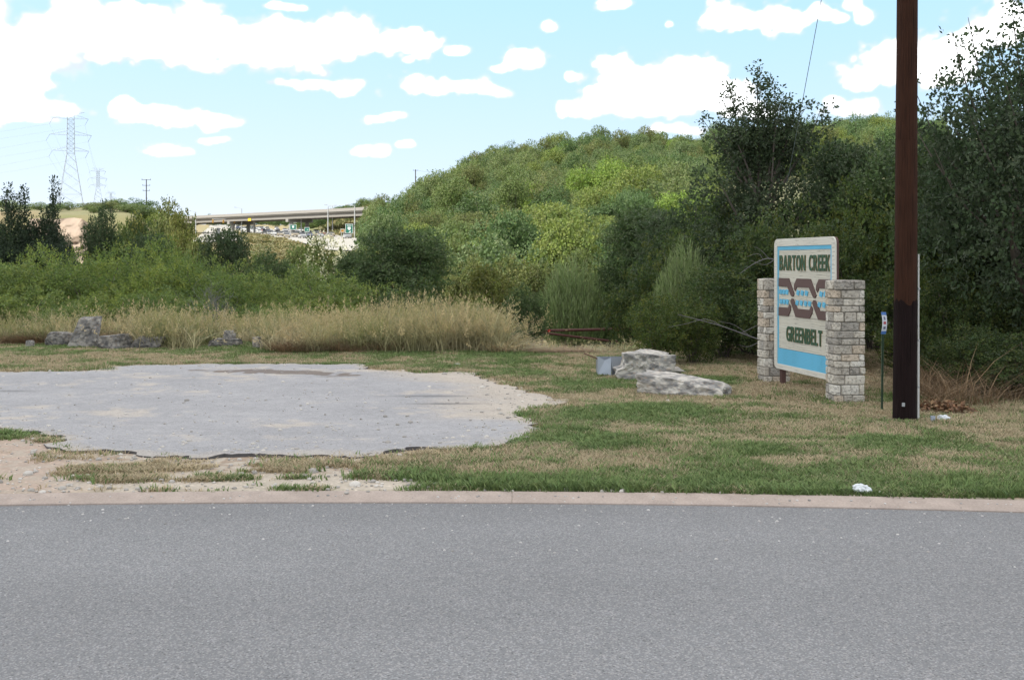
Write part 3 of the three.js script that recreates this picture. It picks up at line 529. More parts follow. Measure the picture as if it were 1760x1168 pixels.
{
  const W = 1.75, H = 1.80, T = 0.052, c = V((3.70 + 4.02) / 2 + 0.012, 0, -(14.7 + 13.0) / 2), y0 = 0.215;
  const o = thing('park_sign', 'cream and blue wooden park sign reading BARTON CREEK GREENBELT between stone pillars', 'sign', [c.x, height(c.x, c.z), c.z], SIGN_TURN);
  const shapeOf = (w, h, r) => { const s = new THREE.Shape(), a = w / 2, b = h / 2; s.moveTo(-a + r, -b); s.lineTo(a - r, -b); s.quadraticCurveTo(a, -b, a, -b + r); s.lineTo(a, b - r); s.quadraticCurveTo(a, b, a - r, b); s.lineTo(-a + r, b); s.quadraticCurveTo(-a, b, -a, b - r); s.lineTo(-a, -b + r); s.quadraticCurveTo(-a, -b, -a + r, -b); return s; };
  const hole = (s, x0, x1, yy0, yy1) => { const p = new THREE.Path(); p.moveTo(x0, yy0); p.lineTo(x0, yy1); p.lineTo(x1, yy1); p.lineTo(x1, yy0); p.closePath(); s.holes.push(p); return s; };
  const R = rng(9);
  const woodMap = tex(1024, 1024, (i, j) => { const w = tn(i / 150, j / 5, 7, 3) * 0.5 + tn(i / 60, j / 2.2, 17, 5) * 0.3 + tn(i / 300, j / 22, 4, 6) * 0.4, k = 0.80 + 0.26 * w, st = 0.45 * sstep(0.70, 0.86, tn(i / 170, j / 9, 6, 15) * 0.7 + tn(i / 30, j / 3, 34, 19) * 0.3); const v = k * (1 - st) + (R() - 0.5) * 0.03; return [v, v * 0.985, v * 0.95]; });
  const woodBump = grayTex(512, 512, (i, j) => tn(i / 80, j / 2.5, 6, 3) * 0.6 + tn(i / 30, j / 1.2, 17, 5) * 0.4);
  const cream = new THREE.MeshStandardMaterial({ color: rgb(0.56, 0.54, 0.47), map: woodMap, bumpMap: woodBump, bumpScale: 0.006, roughness: 0.85 }), rim = new THREE.MeshStandardMaterial({ color: rgb(0.62, 0.605, 0.55), map: woodMap, roughness: 0.75 }), brown = mat([0.075, 0.035, 0.028], 0.7), dark = mat([0.10, 0.058, 0.05], 0.75), blue = new THREE.MeshStandardMaterial({ color: rgb(0.115, 0.44, 0.67), map: woodMap, roughness: 0.7 }), greenM = mat([0.022, 0.075, 0.035], 0.6), gold = mat([0.25, 0.16, 0.05], 0.6);
  const X_ = (s) => (s - 0.5) * W, Y_ = (t) => y0 + (1 - t) * H;
  const mid = y0 + H / 2;
  const back = new THREE.ExtrudeGeometry(shapeOf(W, H, 0.10), { depth: T - 0.02, bevelEnabled: false, curveSegments: 8 }).translate(0, mid, -T / 2); part('back_board', back, brown, o);
  const fr = hole(shapeOf(W - 0.004, H - 0.004, 0.098), X_(0.05), X_(0.95), Y_(0.962) - mid, Y_(0.055) - mid);
  part('border', new THREE.ExtrudeGeometry(fr, { depth: 0.018, bevelEnabled: true, bevelSize: 0.003, bevelThickness: 0.003, bevelSegments: 1, curveSegments: 8 }).translate(0, mid, T / 2 - 0.02), rim, o);
  const zF = T / 2 - 0.02;
  const strip = (s0, s1, t0, t1, z, m, name, dep = 0.008) => part(name, box((s1 - s0) * W, (t1 - t0) * H, dep, X_((s0 + s1) / 2), Y_((t0 + t1) / 2), z + dep / 2), m, o);
  const planks = 6;                                    // the carved field is built of horizontal boards
  for (let k = 0; k < planks; k++) {
    const t0 = lerp(0.085, 0.838, k / planks), t1 = lerp(0.085, 0.838, (k + 1) / planks), g = box(0.852 * W, (t1 - t0) * H - 0.003, 0.007, X_(0.5), Y_((t0 + t1) / 2), zF + 0.0035), uv = g.attributes.uv;
    for (let i = 0; i < uv.count; i++) uv.setXY(i, uv.getX(i) * 1.0 + k * 0.37, uv.getY(i) * 0.2 + k * 0.41);
    part('plank', g, cream, o);
  }
  strip(0.052, 0.948, 0.057, 0.085, zF, blue, 'top_band', 0.012); strip(0.052, 0.948, 0.84, 0.960, zF, blue, 'bottom_band', 0.012);
  strip(0.052, 0.0735, 0.0855, 0.8395, zF, blue, 'side_band', 0.012); strip(0.9265, 0.948, 0.0855, 0.8395, zF, blue, 'side_band', 0.012);
  const poly = (pts, m, name, dep = 0.010) => { const s = new THREE.Shape(); pts.forEach(([a, b], i) => (i ? s.lineTo(X_(a), Y_(b)) : s.moveTo(X_(a), Y_(b)))); part(name, new THREE.ExtrudeGeometry(s, { depth: dep, bevelEnabled: true, bevelSize: 0.002, bevelThickness: 0.002, bevelSegments: 1 }).translate(0, 0, zF + 0.008), m, o); };
  const tops = [[[0.078, 0.300], [0.258, 0.300], [0.352, 0.415], [0.328, 0.435], [0.300, 0.432], [0.232, 0.362], [0.078, 0.362]], [[0.348, 0.378], [0.352, 0.345], [0.395, 0.300], [0.622, 0.300], [0.712, 0.415], [0.690, 0.435], [0.664, 0.432], [0.596, 0.362], [0.395, 0.362], [0.368, 0.392]], [[0.708, 0.378], [0.712, 0.345], [0.752, 0.300], [0.922, 0.300], [0.922, 0.362], [0.752, 0.362], [0.730, 0.392]]];
  for (const p of tops) { poly(p, dark, 'brown_band'); poly(p.map(([a, b]) => [1 - a, 0.886 - b]), dark, 'brown_band'); }
  for (const [t, xs] of [[0.405, [0.085, 0.14, 0.195, 0.385, 0.455, 0.525, 0.755, 0.82, 0.875]], [0.48, [0.09, 0.145, 0.20, 0.37, 0.44, 0.51, 0.575, 0.73, 0.80, 0.865]]]) for (const s of xs) poly([[s + 0.012, t - 0.02], [s + 0.055, t - 0.013], [s + 0.04, t + 0.02], [s, t + 0.012]], blue, 'water_tile', 0.007);
  const font = await new FontLoader().loadAsync('fonts/droid/droid_sans_bold.typeface.json');
  const write = (text, s0, s1, t0, t1) => {             // carved capitals, one by one
    const probe = [...text].map((c) => { if (c === ' ') return null; const g = new TextGeometry(c, { font, size: 1, depth: 0.01, curveSegments: 5, bevelEnabled: false }); g.computeBoundingBox(); return g; });
    const ws = probe.map((g) => (g ? g.boundingBox.max.x - g.boundingBox.min.x : 0.42)), gap = 0.13, total = ws.reduce((a, b) => a + b, 0) + gap * (text.length - 1), kx = (s1 - s0) * W / total, kh = (t1 - t0) * H;
    let x = X_(s0);
    probe.forEach((g, i) => {
      if (g) {
        const b = g.boundingBox, ky = kh / (b.max.y - b.min.y);
        const face = g.clone().translate(-b.min.x, -b.min.y, 0).scale(kx, ky, 1).translate(x, Y_(t1), zF + 0.009), side = face.clone().translate(0.0025, -0.0025, -0.006);
        const l = part('letter', face, greenM, o); part('gold_edge', side, gold, l);
      }
      x += (ws[i] + gap) * kx;
    });
  };
  write('BARTON CREEK', 0.092, 0.915, 0.125, 0.240); write('GREENBELT', 0.215, 0.80, 0.662, 0.775);
  for (const s of [-1, 1]) part('post', box(0.07, 1.42, 0.06, s * (W / 2 - 0.10), 0.68, -T / 2 - 0.032), brown, o);
}

// ---------------------------------------------------------------- utility pole, its guy wire, the marker post
{
  const d = 11.25, px = 1555.5, x = X(px, d), yb = height(x, -d), o = thing('utility_pole', 'tall reddish-brown wooden utility pole with a black creosoted foot', 'utility pole', [x, yb, -d], 0.6);
  o.rotation.z = -0.010;
  const R = rng(4), wood = tex(512, 1024, (i, j) => { const v = tn(i / 5, j / 160, 102, 2) * 0.55 + tn(i / 2.2, j / 60, 232, 4) * 0.3 + tn(i / 40, j / 120, 12, 5) * 0.4, c = 0.5 + 0.75 * v - 0.5 * sstep(0.78, 0.86, tn(i / 3, j / 220, 170, 8)) + (R() - 0.5) * 0.1; return [c, c, c]; });
  const bump = grayTex(256, 512, (i, j) => tn(i / 2.5, j / 80, 102, 2) * 0.6 + tn(i / 1.2, j / 30, 213, 4) * 0.4);
  const shaft = (y0, y1, r0, r1, m, name) => { const g = new THREE.CylinderGeometry(r1, r0, y1 - y0, 28, 8, false).translate(0, (y0 + y1) / 2, 0), uv = g.attributes.uv; for (let i = 0; i < uv.count; i++) uv.setXY(i, uv.getX(i) * 1.5, uv.getY(i) * (y1 - y0) * 0.5); const p = g.attributes.position; for (let i = 0; i < p.count; i++) { const a = Math.atan2(p.getZ(i), p.getX(i)), k = 1 + (n2(Math.cos(a) * 2 + 5, p.getY(i) * 0.7 + Math.sin(a) * 2) - 0.5) * 0.05; p.setX(i, p.getX(i) * k); p.setZ(i, p.getZ(i) * k); } if (name === 'creosoted_foot') for (let i = 0; i < p.count; i++) if (p.getY(i) > 1.26) { const a = Math.atan2(p.getZ(i), p.getX(i)); p.setY(i, 1.27 + (fbm(Math.cos(a) * 3 + 9, Math.sin(a) * 3 + 4, 3) - 0.5) * 0.22); } g.computeVertexNormals(); return part(name, g, m, o); };
  shaft(-0.05, 1.27, 0.124, 0.1205, new THREE.MeshPhysicalMaterial({ color: rgb(0.016, 0.0095, 0.0095), map: wood, bumpMap: bump, bumpScale: 0.012, roughness: 1, specularIntensity: 0.25 }), 'creosoted_foot');
  shaft(1.0, 10.2, 0.1185, 0.088, new THREE.MeshPhysicalMaterial({ color: rgb(0.047, 0.0195, 0.0115), map: wood, bumpMap: bump, bumpScale: 0.015, roughness: 0.95, specularIntensity: 0.35 }), 'shaft');
  const steel = mat([0.36, 0.37, 0.38], 0.5, { metalness: 0.4 });
  part('crossarm', box(2.4, 0.11, 0.09, 0, 9.5, 0.14), mat([0.13, 0.08, 0.05], 0.9), o);
  for (const k of [-1.05, -0.5, 0.5, 1.05]) part('insulator', new THREE.LatheGeometry([[0, 0], [0.05, 0], [0.05, 0.04], [0.03, 0.06], [0.06, 0.09], [0.03, 0.13], [0, 0.14]].map(([a, b]) => new THREE.Vector2(a, b)), 10).translate(k, 9.556, 0.14), mat([0.25, 0.12, 0.08], 0.3), o);
  const cond = mergeGeometries([bar(V(0.105, 0, 0.085), V(0.103, 0.85, 0.083), 0.013, 0.013, 10), bar(V(0.103, 0.85, 0.083), V(0.101, 1.78, 0.080), 0.0095, 0.0095, 10)].map((g) => g.rotateY(-0.32)));
  part('ground_wire_guard', cond, mat([0.50, 0.50, 0.48], 0.6), o);
  for (const y of [0.35, 0.85, 1.4]) part('strap', bar(V(0.105, y, 0.085), V(0.105, y + 0.02, 0.085), 0.014, 0.014, 10).rotateY(-0.32), steel, o);
  part('tag', box(0.03, 0.04, 0.006).rotateY(-0.75).translate(-0.124, 0.18, 0.07), steel, o);
  const p0 = V(x + 0.01, 9.4, -d), p1 = at(1310, 545, 26), a = V(X(1306, 26.2), height(p1.x, p1.z) - 0.05, -26.2), curve = [p0, p0.clone().lerp(p1, 0.5).add(V(0, -0.03, 0)), p1];
  const w = thing('guy_wire', 'thin steel guy wire slanting from the pole top down behind the trees', 'wire');
  part('cable', limb(curve, 0.006, 0.006, 5, 20), mat([0.30, 0.36, 0.38], 0.45, { metalness: 0.6 }), w); part('anchor_rod', bar(p1, a, 0.012, 0.012, 6), steel, w);
}
{
  const d = 11.95, x = X(1516, d), yb = height(x, -d), o = thing('marker_post', 'thin green metal marker post with a small blue and white plate beside the utility pole', 'marker post', [x, yb, -d], -0.12);
  o.rotation.z = -0.012;
  const gm = mat([0.045, 0.085, 0.05], 0.6, { metalness: 0.3 });
  part('post', mergeGeometries([box(0.022, 0.95, 0.004, 0, 0.45, 0), box(0.004, 0.95, 0.014, -0.009, 0.45, 0.009), box(0.004, 0.95, 0.014, 0.009, 0.45, 0.009)]), gm, o);
  const plate = (y0, y1, m, name, z, w = 0.052) => { const g = new THREE.PlaneGeometry(w, y1 - y0, 3, 6), p = g.attributes.position; const q = new THREE.BoxGeometry(w, y1 - y0, 0.003, 2, 6, 1), qp = q.attributes.position; void p; for (let i = 0; i < qp.count; i++) { const y = qp.getY(i) + (y0 + y1) / 2; qp.setXYZ(i, qp.getX(i) + 0.012 * Math.sin((y - 0.88) / 0.25 * 3.1416), y, qp.getZ(i) + z + 0.02 * Math.sin((y - 0.88) / 0.25 * 3.1416)); } q.computeVertexNormals(); return part(name, q, m, o); };
  const white = mat([0.62, 0.66, 0.70], 0.5), blueM = mat([0.06, 0.16, 0.42], 0.5), red = mat([0.40, 0.08, 0.10], 0.5), grey = mat([0.14, 0.15, 0.22], 0.6);
  plate(0.88, 1.13, white, 'plate', 0.022); plate(0.88, 0.915, blueM, 'blue_end', 0.026, 0.0535); plate(1.098, 1.13, blueM, 'blue_end', 0.026, 0.0535);
  plate(1.045, 1.08, grey, 'printed_mark', 0.0262, 0.018); plate(0.995, 1.025, red, 'printed_mark', 0.0262, 0.026); plate(0.938, 0.968, grey, 'printed_mark', 0.0262, 0.024);
}

// ---------------------------------------------------------------- pipe gate down the path
{
  const d = 30, o = thing('pipe_gate', 'rusty red pipe barrier gate with two red reflectors across the path behind the boulders', 'gate', [0, 0, 0]);
  const rust = mat([0.085, 0.028, 0.022], 0.75), red = mat([0.45, 0.02, 0.02], 0.4), P = (px, py, dd = d) => at(px, py, dd), yb = (px) => height(X(px, d), -d) - 0.1;
  part('top_rail', bar(P(912, 568.5), P(1090, 565), 0.042, 0.042, 10), rust, o);
  part('brace', bar(P(915, 569.5, 29.96), P(1088, 590.5, 29.96), 0.036, 0.036, 10), rust, o);
  part('post', bar(V(X(917, d), yb(917), -d - 0.05), P(917, 566.5, d + 0.05), 0.05, 0.05, 10), rust, o);
  part('hinge_post', bar(V(X(1086, d), yb(1086), -d - 0.06), P(1086, 556, d + 0.06), 0.075, 0.075, 12), rust, o);
  for (const px of [943.5, 1061]) part('reflector', new THREE.CylinderGeometry(0.045, 0.045, 0.012, 14).rotateX(Math.PI / 2).translate(...P(px, px < 1000 ? 568 : 565.7, d - 0.05).toArray()), red, o);
}
// ---------------------------------------------------------------- dented sheet metal box, pipe, litter
{
  const d = 15.75, x = X(1050, d), yb = height(x, -d), o = thing('sheet_metal_box', 'dented grey sheet metal box lying in the grass against the upright boulder', 'metal box', [x, yb, -d], 0.1);
  const m = mat([0.30, 0.33, 0.37], 0.42, { metalness: 0.55 }), face = (pts, name) => { const g = new THREE.BufferGeometry(), q = pts.flat(), n = pts.length, idx = []; for (let i = 1; i < n - 1; i++) idx.push(0, i, i + 1); const inner = pts.map(([a, b, c]) => [a * 0.985, b, c - 0.006]).flat(); for (let i = 1; i < n - 1; i++) idx.push(n, n + i + 1, n + i); for (let i = 0; i < n; i++) { const j = (i + 1) % n; idx.push(i, n + i, j, j, n + i, n + j); } g.setAttribute('position', new THREE.Float32BufferAttribute([...q, ...inner], 3)); g.setIndex(idx); const f = g.toNonIndexed(); f.computeVertexNormals(); part(name, f, m, o); };
  face([[-0.215, 0.0, 0.03], [-0.02, -0.01, 0.14], [-0.02, 0.13, 0.12]], 'panel'); face([[-0.215, 0.0, 0.03], [-0.02, 0.13, 0.12], [-0.10, 0.24, 0.05]], 'panel'); face([[-0.215, 0.0, 0.03], [-0.10, 0.24, 0.05], [-0.20, 0.285, 0.02]], 'panel'); face([[-0.10, 0.24, 0.05], [-0.02, 0.13, 0.12], [-0.015, 0.28, 0.10]], 'panel');
  face([[-0.02, -0.01, 0.14], [0.24, 0.0, 0.05], [0.0, 0.10, 0.125]], 'panel'); face([[0.24, 0.0, 0.05], [0.245, 0.16, 0.03], [0.0, 0.10, 0.125]], 'panel'); face([[0.0, 0.10, 0.125], [0.245, 0.16, 0.03], [0.24, 0.275, 0.03], [-0.015, 0.28, 0.10]], 'panel');
  face([[-0.20, 0.285, 0.018], [-0.215, 0, 0.028], [-0.19, 0, -0.2], [-0.19, 0.27, -0.2]], 'panel'); face([[0.24, 0.275, 0.028], [0.24, 0, 0.045], [0.22, 0, -0.2], [0.22, 0.27, -0.2]], 'panel'); face([[-0.19, 0, -0.2], [0.22, 0, -0.2], [0.22, 0.27, -0.2], [-0.19, 0.27, -0.2]], 'panel');
  single('rusty_pipe', bar(at(1004, 607, 16.0), at(1029, 617, 15.8), 0.011, 0.011, 8), mat([0.10, 0.05, 0.03], 0.8), 'thin rusty pipe sticking out beside the grey metal box', 'pipe');
}
function crumple(seed, w, h, dd) { const g0 = new THREE.IcosahedronGeometry(1, 5); g0.deleteAttribute('uv'); g0.deleteAttribute('normal'); const g = mergeVertices(g0, 1e-4), p = g.attributes.position; for (let i = 0; i < p.count; i++) { const a = p.getX(i), b = p.getY(i), c = p.getZ(i), k = 0.55 + 0.9 * Math.abs(fbm3(a * 2.2 + seed, b * 2.2, c * 2.2, 3) - 0.25); p.setXYZ(i, a * k * w / 2, Math.max(-0.4, b * k) * h / 2 + h * 0.2, c * k * dd / 2); } const q = g.toNonIndexed(); q.computeVertexNormals(); return q; }
const plastic = mat([0.62, 0.64, 0.66], 0.5), paper = mat([0.66, 0.65, 0.60], 0.9);
const onGround = (px, py, lift = 0) => { const d = groundD(py), x = X(px, d); return [x, height(x, -d) + lift, -d]; };
single('plastic_bag', crumple(1, 0.15, 0.10, 0.12), plastic, 'crumpled white plastic bag at the kerb edge below the sign', 'bag', onGround(1481, 846, 0.0));
single('paper_scrap', crumple(5, 0.05, 0.03, 0.05), paper, 'small yellowish paper scrap beside the white bag at the kerb', 'litter', onGround(1514, 848));
single('plastic_bag', crumple(2, 0.15, 0.10, 0.10), plastic, 'small white plastic bag on the ground right of the utility pole', 'bag', onGround(1622, 724));
{
  const o = thing('paper_cup', 'small grey-blue paper cup standing between the utility pole and the white bag', 'cup', onGround(1604, 727)), m = mat([0.36, 0.40, 0.48], 0.6);
  part('cup_wall', new THREE.LatheGeometry([[0.018, 0], [0.026, 0.062], [0.0245, 0.062], [0.017, 0.002]].map(([a, b]) => new THREE.Vector2(a, b)), 16), m, o); part('cup_base', new THREE.CylinderGeometry(0.017, 0.018, 0.003, 16).translate(0, 0.003, 0), m, o);
}
single('paper_scrap', crumple(7, 0.05, 0.04, 0.04), paper, 'white scrap on the grass in front of the long flat slab', 'litter', onGround(1148, 689));
single('paper_scrap', crumple(8, 0.12, 0.05, 0.06), plastic, 'pale litter lying on green grass behind the pull-in', 'litter', onGround(786, 628));
single('paper_scrap', crumple(9, 0.035, 0.03, 0.03), paper, 'tiny white scrap at the foot of the utility pole', 'litter', onGround(1540, 723));
single('paper_scrap', crumple(10, 0.05, 0.03, 0.05), paper, 'cream scrap in the grass on the verge below the stone pillar', 'litter', onGround(1529, 798));

// ---------------------------------------------------------------- trees and shrubs
const barkMat = mat([0.115, 0.095, 0.078], 0.95), paleBark = mat([0.26, 0.235, 0.21], 0.95);
const leafMat = (t = [1, 1, 1], through = 0.42) => new THREE.MeshPhysicalMaterial({ color: rgb(...t), vertexColors: true, roughness: 0.9, transmission: through, thickness: 0, side: THREE.DoubleSide, specularIntensity: 0.5 });
class Leaves {
  constructor() { this.p = []; this.c = []; this.i = []; }
  add(x, y, z, ax, ay, az, bx, by, bz, len, wid, c, t) {  // a folded leaf along a, its blade spread along b
    const k = this.p.length / 3, m = 0.45;
    this.p.push(x, y, z, x + ax * len * m + bx * wid, y + ay * len * m + by * wid + wid * 0.25, z + az * len * m + bz * wid, x + ax * len, y + ay * len, z + az * len, x + ax * len * m - bx * wid, y + ay * len * m - by * wid + wid * 0.25, z + az * len * m - bz * wid);
    for (let q = 0; q < 4; q++) this.c.push(c[0] * t, c[1] * t, c[2] * t);
    this.i.push(k, k + 1, k + 2, k, k + 2, k + 3);
  }
  geo() { const g = new THREE.BufferGeometry(); g.setAttribute('position', new THREE.Float32BufferAttribute(this.p, 3)); g.setAttribute('color', new THREE.Float32BufferAttribute(this.c, 3)); g.setIndex(this.i); return g; }
}
const unit = (R) => { const z = R() * 2 - 1, a = R() * 6.2832, s = Math.sqrt(1 - z * z); return [s * Math.cos(a), z, s * Math.sin(a)]; };
const norm = (v) => { const l = Math.hypot(...v) || 1; return [v[0] / l, v[1] / l, v[2] / l]; };
const cross = (a, b) => [a[1] * b[2] - a[2] * b[1], a[2] * b[0] - a[0] * b[2], a[0] * b[1] - a[1] * b[0]];
function leafClump(L, R, lobe, n, o) {                  // leaves in small sprays through the outer part of a lobe
  const [cx, cy, cz, rx, ry, rz] = lobe, per = o.per ?? 7;
  for (let s = 0; s < n / per; s++) {
    const u = unit(R), q = (o.core ?? 0.45) + (1.06 - (o.core ?? 0.45)) * Math.sqrt(R()), ax = cx + u[0] * rx * q, ay = cy + u[1] * ry * q, az = cz + u[2] * rz * q;
    const dir = norm([u[0] * 0.9 + (R() - 0.5), u[1] * 0.7 + (o.up ?? 0.35) + (R() - 0.5) * 0.8, u[2] * 0.9 + (R() - 0.5)]);
    const base = o.pal[Math.floor(R() * o.pal.length)], tone = 1 + ((o.vary ?? 0.5) * (R() - 0.5)), reach = o.len * (1.2 + 1.6 * R());
    for (let k = 0; k < per; k++) {
      const t = R() * reach, e = unit(R), w = o.len * 0.5, d = norm([dir[0] * 0.7 + e[0], dir[1] * 0.7 + e[1] + (o.hang ?? 0), dir[2] * 0.7 + e[2]]), f = o.face ?? 0.6, r = unit(R), b = norm(cross(d, [u[0] * f + r[0] * (1 - f), (u[1] + 0.25) * f + r[1] * (1 - f), u[2] * f + r[2] * (1 - f)]));
      L.add(ax + dir[0] * t + e[0] * w, ay + dir[1] * t + e[1] * w, az + dir[2] * t + e[2] * w, ...d, ...b, o.len * (0.7 + 0.6 * R()), o.len * o.wid * (0.8 + 0.4 * R()), base, tone * (0.88 + 0.24 * R()));
    }
  }
}
function lobesOf(R, w, h, y0, n, r, flat = 0.85) {      // uneven crown: overlapping clumps around an egg-shaped middle
  const out = [];
  for (let i = 0; i < n; i++) { const u = unit(R), q = 0.35 + 0.5 * Math.sqrt(R()), k = r * (0.7 + 0.65 * R()); out.push([u[0] * w / 2 * q, y0 + h / 2 + u[1] * h / 2 * q, u[2] * w / 2 * q, k, k * flat, k]); }
  return out;
}
function woody(R, lobes, r0, trunkY, multi) {           // trunk (or several stems) and limbs up to the lobes
  const g = [];
  if (!multi) g.push(limb([V(0, -0.3, 0), V((R() - 0.5) * 0.1, trunkY * 0.5, (R() - 0.5) * 0.1), V((R() - 0.5) * 0.25, trunkY, (R() - 0.5) * 0.25)], r0, r0 * 0.62, 8, 6));
  for (const [x, y, z] of lobes) {
    const s = multi ? V((R() - 0.5) * 0.3, -0.2, (R() - 0.5) * 0.3) : V((R() - 0.5) * 0.1, trunkY * (0.55 + 0.4 * R()), (R() - 0.5) * 0.1), e = V(x, y, z), m = s.clone().lerp(e, 0.55).add(V((R() - 0.5) * 0.3, (R() - 0.2) * 0.25, (R() - 0.5) * 0.3));
    g.push(limb([s, m, e], r0 * (multi ? 0.5 : 0.42), 0.012, 5, 6));
  }
  return mergeGeometries(g);
}
// kinds of plant: a few shapes each, shared by all plants of the kind
function kindOf(seed, o) {
  const R = rng(seed), lobes = [...lobesOf(R, o.w, o.h, o.y0, o.n, o.r, o.flat), ...(o.extra ?? [])], L = new Leaves(), A = lobes.reduce((s, l) => s + l[3] * l[4], 0);
  for (const l of lobes) leafClump(L, R, l, o.leaves * l[3] * l[4] / A, o);
  const wood = [woody(R, lobes.slice(0, 14), o.trunk, o.y0 + o.h * 0.25, o.multi)];
  for (const [pts, leafy] of o.sprigs ?? []) {
    const c = new THREE.CatmullRomCurve3(pts.map((p) => V(...p))), len = c.getLength(); wood.push(limb(pts.map((p) => V(...p)), 0.022, 0.005, 4, 8));
    const k = Math.round(len * leafy * (o.leafier ?? 1));
    for (let i = 0; i < k; i++) { const t = 0.15 + 0.85 * R(), q = c.getPointAt(t), s = 0.05 + 0.13 * (1 - t) * R() + 0.05 * R(); leafClump(L, R, [q.x + (R() - 0.5) * s * 3, q.y + (R() - 0.5) * s * 3, q.z + (R() - 0.5) * s * 3, s, s, s], 14, o); }
  }
  return { crown: L.geo(), wood: mergeGeometries(wood), h: o.y0 + o.h, w: o.w };
}
const OAK = [[0.055, 0.086, 0.034], [0.044, 0.072, 0.030], [0.066, 0.098, 0.040], [0.075, 0.096, 0.050]], BRUSH = [[0.082, 0.120, 0.026], [0.066, 0.105, 0.024], [0.110, 0.130, 0.028], [0.052, 0.086, 0.024]], MESQ = [[0.190, 0.252, 0.056], [0.160, 0.226, 0.050], [0.220, 0.262, 0.060], [0.135, 0.190, 0.055]], JUNI = [[0.036, 0.060, 0.028], [0.045, 0.072, 0.030], [0.030, 0.050, 0.025]], FEATH = [[0.22, 0.29, 0.105], [0.19, 0.26, 0.095], [0.24, 0.29, 0.13]], LIT = [[0.120, 0.145, 0.034], [0.098, 0.130, 0.032], [0.145, 0.155, 0.048]];
const K = {
  mesquite: [11, 12, 13].map((s) => kindOf(s, { w: 3.6, h: 3.2, y0: 0.5, n: 26, r: 0.62, leaves: 15000, len: 0.085, wid: 0.26, pal: MESQ, trunk: 0.07, multi: true, core: 0.3, per: 9, up: 0.5 })),
  brush: [21, 22, 23].map((s) => kindOf(s, { w: 2.6, h: 2.7, y0: 0.25, n: 30, r: 0.46, leaves: 12000, len: 0.075, wid: 0.36, pal: BRUSH, trunk: 0.05, multi: true, core: 0.3 })),
  dark: [31, 32].map((s) => kindOf(s, { w: 3.0, h: 3.8, y0: 1.0, n: 30, r: 0.58, leaves: 26000, len: 0.09, wid: 0.36, pal: OAK, trunk: 0.12, core: 0.35 })),
  lit: [41, 42].map((s) => kindOf(s, { w: 3.4, h: 3.6, y0: 0.6, n: 22, r: 0.6, leaves: 9000, len: 0.13, wid: 0.36, pal: LIT, trunk: 0.10, core: 0.4 })),
};
{ // juniper with upright spires
  const R = rng(51), ex = [];
  for (const [x, z, top, w] of [[-0.9, 0, 4.6, 0.33], [-0.35, 0.2, 4.7, 0.30], [0.5, -0.1, 4.2, 0.32], [0.75, 0.15, 5.0, 0.24], [-1.25, 0.3, 3.5, 0.42], [0.1, -0.4, 4.0, 0.34], [1.15, 0.1, 3.2, 0.40]]) for (let y = 1.4; y < top; y += 0.24) { const k = w * (1.25 - 0.95 * (y / top) ** 2) * (0.8 + 0.4 * R()); ex.push([x * (0.75 + 0.25 * y / top) + (R() - 0.5) * 0.14, y, z + (R() - 0.5) * 0.14, k, 0.26, k]); }
  K.juniper = [kindOf(52, { w: 3.0, h: 3.5, y0: 0.3, n: 26, r: 0.55, leaves: 60000, len: 0.085, wid: 0.26, pal: JUNI, trunk: 0.12, core: 0.3, extra: ex, up: 0.9 })]; K.juniper[0].h = 5.0; K.juniper[0].w = 3.0;
}
{ // feathery shrubs: long fine shoots fanning up from the foot
  K.feather = [61, 62].map((seed) => {
    const R = rng(seed), L = new Leaves(), wood = [];
    for (let s = 0; s < 620; s++) {
      const a = R() * 6.283, q = Math.sqrt(R()), out = 1.05 * q, top = 2.45 * (1.05 - 0.50 * q * q) * (0.72 + 0.34 * R()), y0 = 0.25 + R() * top * 0.4, tone = 0.75 + 0.5 * R(), c = FEATH[Math.floor(R() * 3)];
      for (let k = 0; k < 24; k++) {
        const t = k / 24 + R() * 0.04, y = lerp(y0, top, t), r = out * (0.35 + 0.65 * Math.sqrt(y / top)) + (R() - 0.5) * 0.09, e = unit(R), d = norm([Math.cos(a) * 0.28 + e[0] * 0.5, 1, Math.sin(a) * 0.28 + e[2] * 0.5]), b = norm(cross(d, e));
        L.add(Math.cos(a + (R() - 0.5) * 0.08) * r, y, Math.sin(a + (R() - 0.5) * 0.08) * r, ...d, ...b, 0.11 + 0.09 * R(), 0.011, c, tone * (0.85 + 0.3 * R()));
      }
      if (s % 24 === 0) wood.push(limb([V(0, -0.2, 0), V(Math.cos(a) * out * 0.4, top * 0.4, Math.sin(a) * out * 0.4), V(Math.cos(a) * out * 0.9, top * 0.8, Math.sin(a) * out * 0.9)], 0.022, 0.004, 4, 5));
    }
    return { crown: L.geo(), wood: mergeGeometries(wood), h: 2.45, w: 2.3 };
  });
}
const TINT = { mesquite: [[1, 1, 1], [0.82, 0.88, 0.85], [1.12, 1.08, 0.9]], brush: [[1, 1, 1], [0.85, 0.9, 0.9], [1.15, 1.12, 0.85]], dark: [[1.12, 1.15, 1.05], [1.45, 1.5, 1.15]], lit: [[1, 1, 1], [1.1, 1.02, 0.8], [0.85, 0.95, 0.9]], juniper: [[1, 1, 1]], feather: [[1, 1, 1], [0.85, 0.9, 0.9]] };
const leafMats = Object.fromEntries(Object.entries(TINT).map(([k, v]) => [k, v.map((t) => leafMat(t))]));
const plantR = rng(808);
